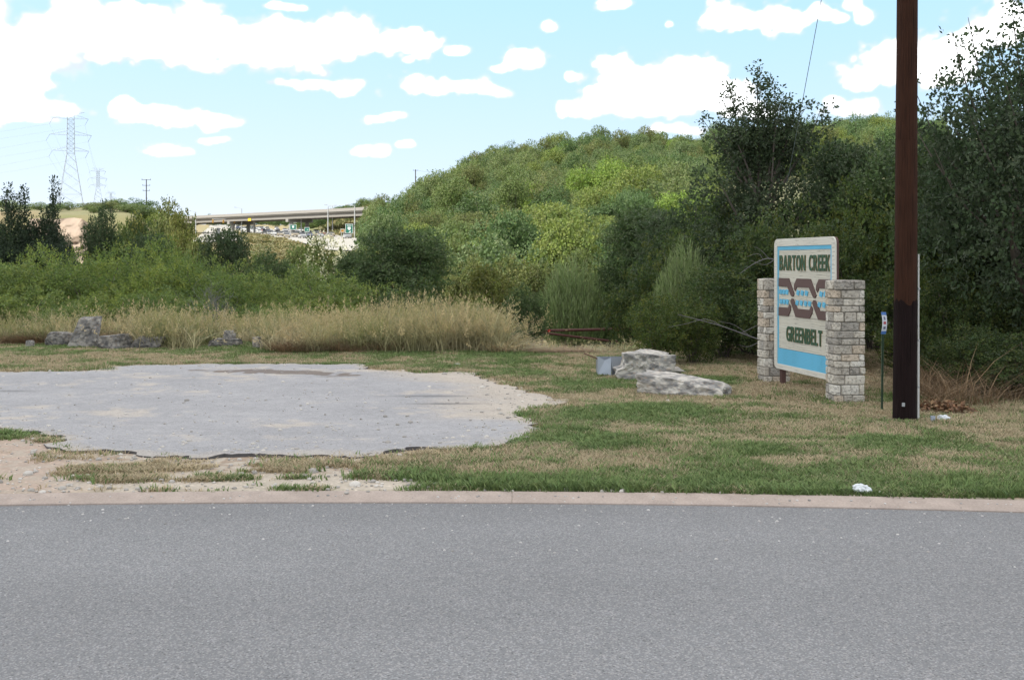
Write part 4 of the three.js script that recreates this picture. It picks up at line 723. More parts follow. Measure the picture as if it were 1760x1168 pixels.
function plant(kind, px, top, d, o = {}) {              // px, top: where its middle and its tip stand in the photograph
  const v = K[kind], i = o.v ?? Math.floor(plantR() * v.length), k = v[i], x = X(px, d), yb = height(x, -d) - 0.05, h = Y(top, d) - yb, sy = h / k.h, sx = o.w ? o.w / F * d / k.w : clamp(sy, 0.7, 1.35);
  const t = thing(o.name ?? 'shrub', o.label, o.category ?? 'shrub', [x, yb, -d], o.turn ?? plantR() * 6.28, o.group);
  t.scale.set(sx, sy, sx);
  part(o.stem ?? (o.name?.includes('tree') || o.name?.includes('oak') ? 'trunk' : 'stem'), k.wood, o.pale ? paleBark : barkMat, t);
  const m = leafMats[kind]; part(o.name?.includes('tree') || o.name?.includes('oak') ? 'crown' : 'foliage', k.crown, m[o.tint ?? Math.floor(plantR() * m.length)], t, 'stuff');
  return t;
}
// thicket behind the boulders and the tall grass, at the head of the valley
const G1 = { group: 'shrubs in the thicket behind the boulders' };
const where1 = ['at the photo edge', 'behind the low dark boulder', 'behind the tall leaning boulder', 'behind the wide low boulder', 'behind the clump of dry grass', 'behind the flat ledge stone', 'where the tallest grass begins'], where2 = ['below the photo-edge trees', 'at the foot of the juniper tree', 'below the dark round-topped tree', 'below the leafy green tree', 'below the small pale sunlit tree', 'below the dark tree before the overpass', 'below the cream-flowered shrub', 'beside the broad dark tree'];
for (const [px, top, d, w] of [[-60, 500, 24.6, 190], [35, 492, 25, 180], [128, 505, 24.8, 170], [212, 498, 25.4, 170], [300, 492, 25.2, 180], [395, 502, 25, 170], [470, 515, 25.4, 150]]) plant('mesquite', px, top, d, { w, ...G1, label: 'fine-leaved green shrub in front of the thicket ' + where1.shift() });
for (const [px, top, d, w] of [[-40, 440, 30, 200], [60, 436, 30.5, 200], [165, 420, 31, 210], [262, 426, 31, 190], [350, 440, 30, 180], [440, 452, 30.5, 170], [545, 448, 32, 190], [620, 474, 31, 160]]) plant('mesquite', px, top, d, { w, ...G1, label: 'taller fine-leaved shrub inside the thicket ' + where2.shift() });
[[130, 402, 36, 150, 'beside the pale rock cut'], [215, 392, 37, 170, 'under the mound trees'], [305, 400, 37, 160, 'before the light green tree'], [425, 424, 36, 150, 'in front of the freeway median'], [505, 436, 36, 140, 'below the bridge columns'], [20, 420, 36, 150, 'behind the photo-edge shrubs']].forEach(([px, top, d, w, n]) => plant('mesquite', px, top, d, { w, ...G1, label: 'tall fine-leaved shrub at the back of the thicket ' + n }));
plant('juniper', 60, 312, 41, { w: 136, name: 'juniper_tree', category: 'tree', label: 'dark juniper tree with upright spires rising above the thicket', turn: 0.2 });
plant('dark', 176, 347, 47, { w: 72, name: 'round_tree', category: 'tree', label: 'dark round-topped tree below the second transmission tower' });
plant('dark', 20, 372, 46, { w: 90, name: 'round_tree', category: 'tree', label: 'dark round tree at the photo edge behind the juniper', tint: 1 });
plant('dark', 105, 400, 44, { w: 62, name: 'small_tree', category: 'tree', label: 'small dark tree beside the juniper in front of the pale rock cut' });
plant('brush', 238, 372, 46, { w: 92, name: 'leafy_tree', category: 'tree', label: 'leafy green tree in front of the wooded mound below the single pole' });
plant('dark', 262, 398, 40, { w: 74, name: 'round_tree', category: 'tree', label: 'dark narrow tree in the thicket below the leafy green tree' });
plant('dark', 385, 388, 44, { w: 84, name: 'round_tree', category: 'tree', label: 'dark tree in front of the overpass with its top at the deck' });
plant('dark', 466, 428, 37, { w: 96, name: 'round_tree', category: 'tree', label: 'dark bushy tree in the thicket below the freeway median' });
plant('dark', 694, 388, 37, { w: 155, name: 'broad_tree', category: 'tree', label: 'broad dark tree standing behind the tall grass below the hill', v: 0 });
plant('dark', 620, 428, 40, { w: 100, name: 'broad_tree', category: 'tree', label: 'dark tree between the cream-flowered shrub and the broad dark tree' });
plant('brush', 715, 478, 27, { w: 150, tint: 1, label: 'low dark leafy shrub at the foot of the broad dark tree' });
plant('mesquite', 575, 500, 26.5, { w: 170, label: 'fine-leaved green shrub behind the tallest stand of dry grass' });
plant('mesquite', 790, 500, 29, { w: 110, tint: 1, label: 'fine-leaved shrub between the broad dark tree and the pale shrub' });
plant('dark', 905, 488, 27, { w: 70, name: 'juniper_bush', label: 'small dark round bush at the end of the tall grass' });
// sunlit growth on the valley floor
const G2 = { group: 'sunlit shrubs on the valley floor' }, where4 = { 318: 'in front of the overpass end', 292: 'below the light green round tree', 345: 'beside the dark tree before the overpass', 365: 'directly under the first traffic signal', 210: 'below the mound trees', 272: 'under the single power pole', 225: 'against the wooded mound', 455: 'below the freeway median', 512: 'below the bridge column', 655: 'at the left foot of the hill', 748: 'just above the broad dark tree', 800: 'between the broad dark tree and the pale shrub', 770: 'higher up behind the broad dark tree', 880: 'behind the small dark round bush', 930: 'above the end of the tall grass', 985: 'behind the grey-green feathery shrub', 1040: 'behind the smaller feathery shrub', 1090: 'above the hinge end of the pipe gate', 1150: 'behind the scrub oak above the gate', 1200: 'deep behind the pale feathery shrub' };
for (const [px, top, d, w, c] of [[318, 392, 64, 66], [292, 400, 66, 52], [345, 405, 62, 66], [365, 415, 66, 50], [210, 385, 70, 70], [272, 372, 80, 60], [225, 362, 90, 56], [455, 432, 60, 70], [512, 418, 62, 70], [655, 420, 66, 70], [748, 430, 66, 90], [800, 440, 62, 80], [770, 408, 76, 80], [880, 440, 68, 90], [930, 450, 60, 90], [985, 430, 70, 90], [1040, 445, 62, 90], [1090, 430, 66, 100], [1150, 420, 70, 100], [1200, 430, 60, 120]]) plant('lit', px, top, d, { w, ...G2, label: 'sunlit yellow-green shrub ' + where4[px] });
plant('lit', 848, 452, 55, { w: 92, tint: 1, label: 'pale yellow-green shrub with a thin dark stem lit by the sun below the hill', v: 0 });
plant('lit', 300, 345, 118, { w: 74, name: 'round_tree', category: 'tree', tint: 0, label: 'light green round tree at the end of the wooded mound beside the overpass' });
plant('lit', 312, 362, 100, { w: 44, name: 'pale_tree', category: 'tree', tint: 1, label: 'small pale sunlit tree standing before the end of the overpass' });
{ // shrub in cream flower
  const t = plant('lit', 560, 411, 58, { w: 100, tint: 2, v: 1, name: 'flowering_shrub', label: 'shrub with clusters of cream-white flowers below the freeway signs' }), R = rng(71), gs = [];
  const k = K.lit[1], L = new Leaves();
  for (let i = 0; i < 46; i++) { const u = unit(R), c = [u[0] * 1.7, 0.6 + 1.8 + Math.abs(u[1]) * 1.9, u[2] * 1.7]; leafClump(L, R, [...c, 0.12, 0.14, 0.12], 26, { len: 0.09, wid: 0.5, pal: [[0.55, 0.53, 0.36], [0.48, 0.47, 0.33]], core: 0.5, per: 5 }); }
  void gs; void k; part('blossom', L.geo(), leafMat([1, 1, 1], 0.25), t, 'stuff');
}
// feathery shrubs by the gate
plant('feather', 985, 450, 33, { w: 140, name: 'feathery_shrub', label: 'grey-green feathery shrub behind the pipe gate', v: 0, tint: 0 });
plant('feather', 1052, 468, 34, { w: 125, name: 'feathery_shrub', label: 'smaller feathery shrub between the pipe gate and the dark brush', v: 1, tint: 1 });
plant('feather', 1178, 425, 20.5, { w: 118, name: 'feathery_shrub', label: 'pale feathery shrub standing above the upright boulder in front of dark trees', v: 1, tint: 0 });
// dark brush round the sign
const G3 = { group: 'brush around the sign and pole' }, where3 = ['between the rounded shrub and the far pillar', 'behind the flat slab', 'behind the far pillar', 'above the top of the sign', 'above the near pillar', 'between the sign top and the utility pole', 'behind the marker post', 'under the live oak', 'at the side of the live oak', 'behind the pale feathery shrub', 'at the end of the pipe gate', 'behind the near pillar', 'at the foot of the utility pole', 'under the sign board'];
plant('brush', 1135, 502, 17.4, { w: 112, tint: 2, label: 'rounded leafy green shrub right behind the upright boulder' });
for (const [px, top, d, w] of [[1240, 455, 18.6, 170], [1190, 520, 17.6, 110], [1290, 400, 19.4, 180], [1370, 330, 19.2, 200], [1450, 380, 18.2, 180], [1500, 300, 20.5, 190], [1535, 470, 17.0, 150], [1270, 330, 22.5, 200], [1210, 370, 24, 170], [1150, 400, 26, 150], [1100, 455, 29, 120], [1420, 520, 16.8, 130], [1570, 560, 15.6, 120], [1330, 480, 17.6, 140]]) plant('brush', px, top, d, { w, ...G3, label: 'dark leafy shrub ' + where3.shift() });
for (const [px, top, d, w] of [[1470, 232, 23, 190], [1555, 250, 21, 200], [1180, 330, 28, 170], [1120, 350, 33, 170]]) plant('dark', px, top, d, { w, name: 'brush_oak', category: 'tree', label: 'dark scrub oak ' + (px === 1470 ? 'rising between the sign and the utility pole' : px === 1555 ? 'directly behind the utility pole' : px === 1180 ? 'beside the live oak above the pale feathery shrub' : 'at the foot of the hill above the pipe gate'), group: 'scrub oaks behind the sign' });
// the live oak with loose shoots against the sky
{
  const sp = [], R = rng(91);
  for (const [x, y, z, l] of [[-1.35, 5.0, 0.2, 6], [-0.9, 5.55, 0, 7], [-0.72, 5.75, 0.1, 8], [-0.1, 6.15, 0.1, 9], [0.05, 5.95, -0.2, 9], [0.22, 5.75, 0.3, 9], [0.55, 5.45, 0, 8], [0.72, 5.2, 0.2, 8], [1.05, 5.35, 0, 6], [1.3, 5.25, 0.2, 6], [1.5, 4.95, 0, 7], [1.25, 4.8, -0.3, 8], [-1.15, 4.55, 0.4, 8], [0.35, 5.3, 0.5, 9]]) sp.push([[[x * 0.35, 3.6, z], [x * 0.75 + (R() - 0.5) * 0.2, lerp(3.8, y, 0.6), z + (R() - 0.5) * 0.2], [x, y, z]], l]);
  K.oak = [kindOf(92, { w: 2.9, h: 2.7, y0: 2.2, n: 34, r: 0.44, leaves: 22000, len: 0.078, wid: 0.30, pal: OAK, trunk: 0.14, core: 0.3, sprigs: sp, leafier: 2.2, extra: [...lobesOf(rng(93), 3.2, 2.2, 0.9, 12, 0.5), ...lobesOf(rng(94), 2.2, 1.2, 4.1, 9, 0.34)] })];
  K.oak[0].h = 6.15;
  TINT.oak = [[1, 1, 1]]; leafMats.oak = [leafMat([1, 1, 1])];
  plant('oak', 1308, 118, 22, { name: 'live_oak', category: 'tree', label: 'live oak with loose leafy shoots against the sky behind the sign', turn: 0, w: 222 });
  const sp2 = [];
  for (const [x, y, z, l] of [[-2.3, 3.9, 0.3, 9], [-2.1, 4.35, 0, 9], [-1.75, 4.55, 0.2, 9], [-1.55, 5.1, 0.2, 7], [-1.2, 5.35, 0, 7], [-1.0, 5.0, 0.5, 9], [-0.6, 5.6, 0.2, 9], [-0.3, 5.8, 0, 9], [0.2, 5.9, 0.4, 9], [0.7, 5.7, 0, 9], [-2.0, 3.4, 0.6, 9], [-1.6, 3.9, 0.9, 10]]) sp2.push([[[x * 0.45, y * 0.62, z], [x * 0.8, y * 0.80, z + (R() - 0.5) * 0.3], [x, y, z]], l]);
  K.bigoak = [kindOf(95, { w: 4.4, h: 4.6, y0: 0.5, n: 62, r: 0.56, leaves: 40000, len: 0.072, wid: 0.34, pal: OAK, trunk: 0.17, core: 0.35, sprigs: sp2 })];
  K.bigoak[0].h = 5.6; leafMats.bigoak = [leafMat([1.0, 1.05, 1.05])]; TINT.bigoak = [[1, 1, 1]];
  plant('bigoak', 1790, 0, 14.6, { name: 'big_oak', category: 'tree', label: 'big dense oak filling the photo edge behind the utility pole', turn: 0, w: 460 });
  for (const [px, top, d, w] of [[1640, 215, 16.6, 190], [1930, 120, 17, 260]]) plant('dark', px, top, d, { w, name: 'edge_oak', category: 'tree', label: px < 1700 ? 'dark oak between the utility pole and the big dense oak' : 'oak standing just beyond the photo edge beside the big oak', tint: 1 });
  for (const [px, top, d, w, n] of [[1610, 400, 16.2, 150, 'just past the utility pole'], [1690, 330, 16.4, 190, 'under the spreading side of the big oak'], [1770, 380, 16, 190, 'under the middle of the big oak'], [1850, 360, 16.4, 190, 'past the photo edge'], [1650, 470, 15, 140, 'in front of the dark oak by the pole'], [1730, 480, 14.8, 150, 'below the lowest limbs of the big oak'], [1820, 470, 14.6, 170, 'at the photo edge below the big oak'], [1700, 250, 21, 240, 'behind the big oak trunk'], [1600, 300, 21, 190, 'behind the pole beside the scrub oak'], [1830, 240, 21, 260, 'behind the big oak at the photo edge']]) plant('brush', px, top, d, { w, label: 'dense dark brush ' + n, group: 'brush around the sign and pole' });
  for (const [px, top, d, w] of [[1660, 560, 13.6, 130], [1740, 575, 13.2, 150]]) plant('brush', px, top, d, { w, tint: 1, label: px < 1700 ? 'dark low shrub at the foot of the big oak next to the pole' : 'dark low shrub under the big oak at the photo edge' });
}
{ // bare grey branches
  const R = rng(17);
  const dead = (label, d, pts, forks) => { const g = [limb(pts.map(([a, b]) => at(a, b, d)), 0.010, 0.004, 5, 12)]; for (const f of forks) g.push(limb(f.map(([a, b], i) => at(a, b, d - 0.05 * i)), 0.005, 0.002, 4, 6)); single('dead_branch', mergeGeometries(g), mat([0.17, 0.16, 0.165], 0.95), label, 'branch'); void R; };
  dead('bare grey dead branch in the brush behind the flat slab', 16.4, [[1325, 590], [1290, 578], [1240, 560], [1200, 549], [1165, 540]], [[[1240, 560], [1215, 548], [1180, 556], [1150, 562]], [[1290, 578], [1262, 558], [1235, 552]], [[1275, 572], [1300, 560], [1322, 553]], [[1310, 585], [1285, 596], [1270, 592]]]);
  dead('bare grey dead branch reaching out of the brush beside the top of the sign', 16.2, [[1345, 452], [1322, 444], [1298, 452], [1272, 470]], [[[1322, 444], [1306, 428], [1296, 424]], [[1330, 447], [1316, 455], [1290, 447]], [[1312, 446], [1304, 436], [1284, 441]]]);
}
{ // leafless shrub in the thicket
  const R = rng(23), g = [], d = 24.3, x = X(378, d), y = height(x, -d);
  for (let i = 0; i < 30; i++) { const a = R() * 6.283, o = 0.2 + 0.45 * R(), h = 0.8 + 0.5 * R(), s = V(Math.cos(a) * 0.08, 0, Math.sin(a) * 0.08), m = V(Math.cos(a) * o * 0.35, h * 0.55, Math.sin(a) * o * 0.35), e = V(Math.cos(a) * o + (R() - 0.5) * 0.3, h * (0.85 + 0.3 * R()), Math.sin(a) * o); g.push(limb([s, m, e], 0.007, 0.002, 4, 6)); for (let k = 0; k < 3; k++) { const q = m.clone().lerp(e, R()); g.push(limb([q, q.clone().add(V((R() - 0.5) * 0.3, 0.15, (R() - 0.5) * 0.3)), q.clone().add(V((R() - 0.5) * 0.6, 0.35 * R() + 0.1, (R() - 0.5) * 0.6))], 0.005, 0.002, 3, 4)); } }
  single('bare_shrub', mergeGeometries(g), mat([0.16, 0.155, 0.15], 0.95), 'leafless grey twiggy shrub in the thicket above the flat ledge stone', 'shrub', [x, y - 0.05, -d]);
}
{ // raked leaves by the pole
  const R = rng(19), L = new Leaves();
  for (let i = 0; i < 500; i++) { const a = R() * 6.283, q = Math.sqrt(R()), u = unit(R), x = Math.cos(a) * q * 0.36, z = Math.sin(a) * q * 0.3, d = norm([u[0], u[1] * 0.4, u[2]]); L.add(x, 0.12 * (1 - q * q) * R() + 0.01, z, ...d, ...norm(cross(d, [u[2], 1, u[0]])), 0.07, 0.02, [[0.20, 0.10, 0.05], [0.15, 0.085, 0.05], [0.24, 0.15, 0.08]][i % 3], 0.7 + 0.5 * R()); }
  const m = single('fallen_leaves', L.geo(), new THREE.MeshStandardMaterial({ vertexColors: true, roughness: 0.95, side: THREE.DoubleSide }), 'heap of brown fallen leaves behind the utility pole', 'leaves', onGround(1622, 706), null, 'stuff'); void m;
}
// ---------------------------------------------------------------- wooded hill
{
  const HILL = [[0.112, 0.166, 0.038], [0.132, 0.182, 0.046], [0.094, 0.146, 0.040], [0.138, 0.175, 0.056]];
  const far = [1, 2, 3, 4, 5].map((s) => kindOf(200 + s, { w: 5.4, h: 4.6, y0: 0.5, n: 10, r: 1.15, leaves: 5200, len: 0.20, wid: 0.42, pal: HILL, trunk: 0.16, core: 0.82, per: 5, face: 0.9, flat: 0.8, vary: 0.25 }));
  const near = [1, 2, 3].map((s) => kindOf(220 + s, { w: 5.0, h: 4.5, y0: 0.5, n: 16, r: 0.92, leaves: 12000, len: 0.15, wid: 0.40, pal: HILL, trunk: 0.16, core: 0.78, per: 6, face: 0.88, vary: 0.28 }));
  const tints = [[1, 1, 1], [0.72, 0.88, 1.0], [1.3, 1.2, 0.9], [0.95, 0.98, 1.25], [1.1, 0.92, 1.0], [0.6, 0.74, 0.75], [1.42, 1.5, 0.9], [1.2, 1.12, 1.35]], mats = tints.map((t) => leafMat(t)), R = rng(777), all = [];
  for (let d = 74; d < 352; d += 4.4 + d * 0.004) for (let x = -52; x < 175; x += 4.8 + d * 0.003) {
    const xx = x + (R() - 0.5) * 3.2, dd = d + (R() - 0.5) * 3.0, u = px_(xx, dd), p = R(), q = R(), s = 0.6 + 0.85 * R() ** 1.4, t = R();
    const lim = 614 + 1800 * 3.2 * s / dd - 14 * R();
    if (u < lim || u > 1620 || (u > 1230 && dd < 215)) continue;
    if (dd < 100 && p < 0.15) continue;
    const w = fbm(xx * 0.03, dd * 0.03, 2, 5);
    let ti = t < 0.30 ? 0 : t < 0.46 ? 1 : t < 0.58 ? 2 : t < 0.72 ? 3 : t < 0.85 ? 4 : t < 0.985 ? 5 : 6; if (w > 0.58 && t < 0.5) ti = 7;
    if ((Math.abs(u - 925) < 18 && Math.abs(dd - 170) < 8) || (Math.abs(u - 1030) < 20 && Math.abs(dd - 185) < 14)) ti = 6;
    all.push({ x: xx, d: dd, s, ti, turn: q * 6.28, flat: 0.8 + 0.55 * p, u });
  }
  const show = all.filter((t) => t.u < 1215 && Y(470, t.d) < height(t.x, -t.d) + 3.5 * t.s).sort((a, b) => a.d - b.d).slice(0, 300), own = new Set(show);
  for (const t of show) {
    const k = t.d < 150 ? near[Math.floor(t.turn * 10) % 3] : far[Math.floor(t.turn * 10) % 5], o = thing('hillside_tree', ['olive-green tree in the woods on the lower hillside', 'blue-green tree in the woods on the lower hillside', 'yellow-olive tree in the woods on the lower hillside', 'grey-green tree in the woods on the lower hillside', 'brownish green tree in the woods on the lower hillside', 'dark green tree in the woods on the lower hillside', 'bright yellow-green tree standing out in the hillside woods', 'pale grey-green tree in the woods on the lower hillside'][t.ti], 'tree', [t.x, height(t.x, -t.d) - 0.2, -t.d], t.turn, 'hillside trees, tone ' + ['olive', 'blue-green', 'yellow-olive', 'grey-green', 'brownish', 'dark', 'bright', 'pale'][t.ti]);
    o.scale.set(t.s, t.s * t.flat, t.s); part('trunk', k.wood, barkMat, o); part('crown', k.crown, mats[t.ti], o, 'stuff');
  }
  const forest = new THREE.Group(); forest.name = 'hilltop_forest'; scene.add(forest); tag(forest, 'woods covering the upper slope and crest of the hill', 'woods', null, 'stuff');
  const M = new THREE.Matrix4(), q = new THREE.Quaternion(), up = V(0, 1, 0), c = new THREE.Color(), base = leafMat();
  const rest = all.filter((t) => !own.has(t));
  // far tree lines beyond the freeway, on the mound and on the plateau
  const extra = [];
  for (let i = 0; i < 150; i++) { const u = 505 + 150 * R(), d = 520 + 160 * R(), x = X(u, d); if (R() > sstep(505, 580, u) + 0.25) continue; extra.push({ x, d, s: 0.7 + 0.6 * R(), ti: R() < 0.6 ? 5 : 0, turn: R() * 6, flat: 1 }); }
  for (let i = 0; i < 110; i++) { const u = 230 + 330 * R(), d = 760 + 500 * R(), x = X(u, d); extra.push({ x, d, s: 1 + 0.9 * R(), ti: R() < 0.7 ? 5 : 0, turn: R() * 6, flat: 1 }); }
  rest.push(...extra);
  far.forEach((k, f) => {
    const l = rest.filter((t, i) => i % far.length === f), m = new THREE.InstancedMesh(k.crown, base, l.length), w = new THREE.InstancedMesh(k.wood, barkMat, l.length);
    l.forEach((t, i) => { M.compose(V(t.x, height(t.x, -t.d) - 0.2, -t.d), q.setFromAxisAngle(up, t.turn), V(t.s, t.s * t.flat, t.s)); m.setMatrixAt(i, M); w.setMatrixAt(i, M); m.setColorAt(i, c.setRGB(...tints[t.ti])); });
    m.name = 'crown'; w.name = 'trunk'; m.userData.kind = w.userData.kind = 'stuff'; forest.add(m, w);
  });
  // individual trees on the mound and behind the overpass
  const lone = (px, top, d, w, label, ti, v = 0) => { const k = far[v], x = X(px, d), yb = height(x, -d) - 0.2, sx = w / F * d / k.w, sy = (Y(top, d) - yb) / k.h, o = thing('distant_tree', label, 'tree', [x, yb, -d], v * 1.3); o.scale.set(sx, Math.max(sy, 0.4), sx); part('trunk', k.wood, barkMat, o); part('crown', k.crown, mats[ti], o, 'stuff'); };
  lone(118, 357, 226, 34, 'small tree on the mound at the foot of the big transmission tower', 0, 0); lone(148, 356, 228, 30, 'small tree on the mound next to the tower foot', 4, 1);
  lone(205, 345, 222, 42, 'tree on top of the mound left of the single pole', 0, 2); lone(228, 342, 220, 44, 'tree on top of the mound just below the single pole', 5, 3); lone(252, 344, 222, 38, 'dark tree on the mound at the base of the single pole', 5, 4);
  [[70, 362, 222, 40], [178, 350, 236, 40], [190, 352, 214, 44], [160, 360, 212, 34], [240, 352, 212, 40], [262, 356, 214, 34], [215, 356, 208, 36]].forEach(([a, b, c, w], i) => lone(a, b, c, w, ['mound tree at the photo side of the tower foot', 'mound tree under the second tower', 'mound tree just before the second tower', 'low mound tree above the rock cut end', 'mound tree in front of the single pole', 'mound tree at the pole side of the slope', 'front mound tree between the tower and the pole'][i], [0, 5, 4, 0, 3, 2, 0][i], i % 5));
  lone(90, 372, 214, 30, 'low tree on the mound edge above the rock cut', 3, 1); lone(10, 362, 214, 70, 'tree on the mound at the photo edge behind the juniper', 2, 2); lone(275, 362, 205, 40, 'sunlit tree at the falling end of the mound', 2, 0);
}

// ---------------------------------------------------------------- rock cut on the mound
{
  const g = new THREE.PlaneGeometry(1, 1, 90, 30), p = g.attributes.position, col = [];
  for (let i = 0; i < p.count; i++) {
    const t = p.getX(i) + 0.5, v = p.getY(i) + 0.5, u = lerp(60, 175, t), d = 187 + 12 * v, x = X(u, d), top = lerp(1.0, 10.2, v) * lerp(1, 0.8, sstep(0.75, 1, t));
    const n = fbm(x * 0.35, top * 0.8, 4, 4), ledge = Math.floor(top / 1.7 + n) * 0.5;
    p.setXYZ(i, x, top + (n - 0.5) * 0.6 - 0.3, -(d - 4.5 + ledge * 0.9 + (n - 0.5) * 4.0));
    const k = fbm(x * 0.8, top * 1.6, 4, 34), c = mix3([0.27, 0.21, 0.16], [0.13, 0.095, 0.065], sstep(0.45, 0.7, k)); col.push(...c);
  }
  g.setAttribute('color', new THREE.Float32BufferAttribute(col, 3)); g.computeVertexNormals();
  single('rock_cut', g, new THREE.MeshStandardMaterial({ vertexColors: true, roughness: 1, side: THREE.DoubleSide }), 'pale limestone cutting in the side of the mound', 'rock face', null, null, 'structure');
}
// ---------------------------------------------------------------- freeway
const rightEdge = (d) => -51 - (d - 330) * 0.33, leftEdge = (d) => -71.5 - (d - 280) * 0.28;
const concrete = mat([0.25, 0.24, 0.215], 0.9);
function carriageway(x0, x1, label, from) {
  const pos = [], idx = []; let n = 0;
  for (let d = from; d <= 900; d += 6) { const a = x0(d), b = x1(d); for (let j = 0; j <= 4; j++) { const x = lerp(a, b, j / 4); pos.push(x, Math.max(freeway(d), height(x, -d)) + 0.12, -d); } if (n) for (let j = 0; j < 4; j++) { const k = n * 5 + j; idx.push(k - 5, k - 4, k, k, k - 4, k + 1); } n++; }
  const g = new THREE.BufferGeometry(); g.setAttribute('position', new THREE.Float32BufferAttribute(pos, 3)); g.setIndex(idx); g.computeVertexNormals();
  single('freeway', g, concrete, label, 'road', null, null, 'structure');
}
carriageway((d) => rightEdge(d) - 23, rightEdge, 'pale concrete freeway carriageway full of queuing cars', 230); carriageway((d) => leftEdge(d) - 14, leftEdge, 'pale concrete carriageway beyond the grass median', 268);
const roadY = (x, d) => Math.max(freeway(d), height(x, -d)) + 0.12;
{ // rough grass on the median and the bank
  const R = rng(55), l = [];
  for (let i = 0; i < 4200; i++) { const d = 165 + 260 * R(), u = 330 + 330 * R(), x = X(u, d); if (x > rightEdge(d) - 24 && x < rightEdge(d) + 1 || x > leftEdge(d) - 15 && x < leftEdge(d) + 1) continue; const w = R(), s = 1.2 + 1.6 * R(); l.push([x, height(x, -d) - 0.05, -d, R() * 6, s * 1.6, s * (x > rightEdge(d) ? 1.2 : 0.55), lerp(0.09, 0.26, w), lerp(0.115, 0.215, w), lerp(0.035, 0.10, w)]); }
  scatter('median_grass', blades(rng(56), 26, 0.55, 0.55, 0.05, 0.7, 2), bladeMat, l, 'rough grass on the freeway median and bank', 'grass');
}
{ // overpass
  const a = V(X(285, 446), 0, -446), b = V(X(655, 358), 0, -358), L = a.distanceTo(b), turn = Math.atan2(-(b.z - a.z), b.x - a.x), mid = a.clone().lerp(b, 0.5), top = 20.2;
  const o = thing('overpass', 'long concrete highway overpass crossing above the freeway', 'bridge', [mid.x, 0, mid.z], turn), deck = mat([0.21, 0.197, 0.18], 0.9), rail = mat([0.245, 0.232, 0.215], 0.9), col = mat([0.23, 0.22, 0.205], 0.9);
  part('deck', box(L, 0.35, 12, 0, top - 1.15, 0), deck, o);
  for (const z of [5.8, -5.8]) part('parapet', box(L, 1.05, 0.35, 0, top - 0.45, z + Math.sign(z) * 0.25), rail, o);
  for (const z of [5.1, 1.7, -1.7, -5.1]) part('girder', box(L, 1.45, 0.5, 0, top - 2.05, z), deck, o);
  const proj = (px) => { let best = 0, e = 1e9; for (let t = 0; t <= 1; t += 0.002) { const q = a.clone().lerp(b, t), u = px_(q.x, -q.z); if (Math.abs(u - px) < e) { e = Math.abs(u - px); best = t; } } return best; };
  for (const px of [312, 413, 514]) {
    const t = proj(px), x = (t - 0.5) * L, q = a.clone().lerp(b, t), yb = Math.min(roadY(q.x, -q.z), 13) - 0.4;
    part('bent_cap', box(1.5, 1.1, 11.4, x, top - 3.32, 0), col, o);
    for (const z of [-3.6, 3.6]) part('column', new THREE.CylinderGeometry(0.72, 0.72, top - 3.87 - yb, 14).translate(x, (top - 3.87 + yb) / 2, z), col, o);
  }
  const t = proj(449); part('clearance_sign', box(2.0, 1.15, 0.08, (t - 0.5) * L, top - 2.35, 5.45), mat([0.60, 0.42, 0.03], 0.6), o);
}
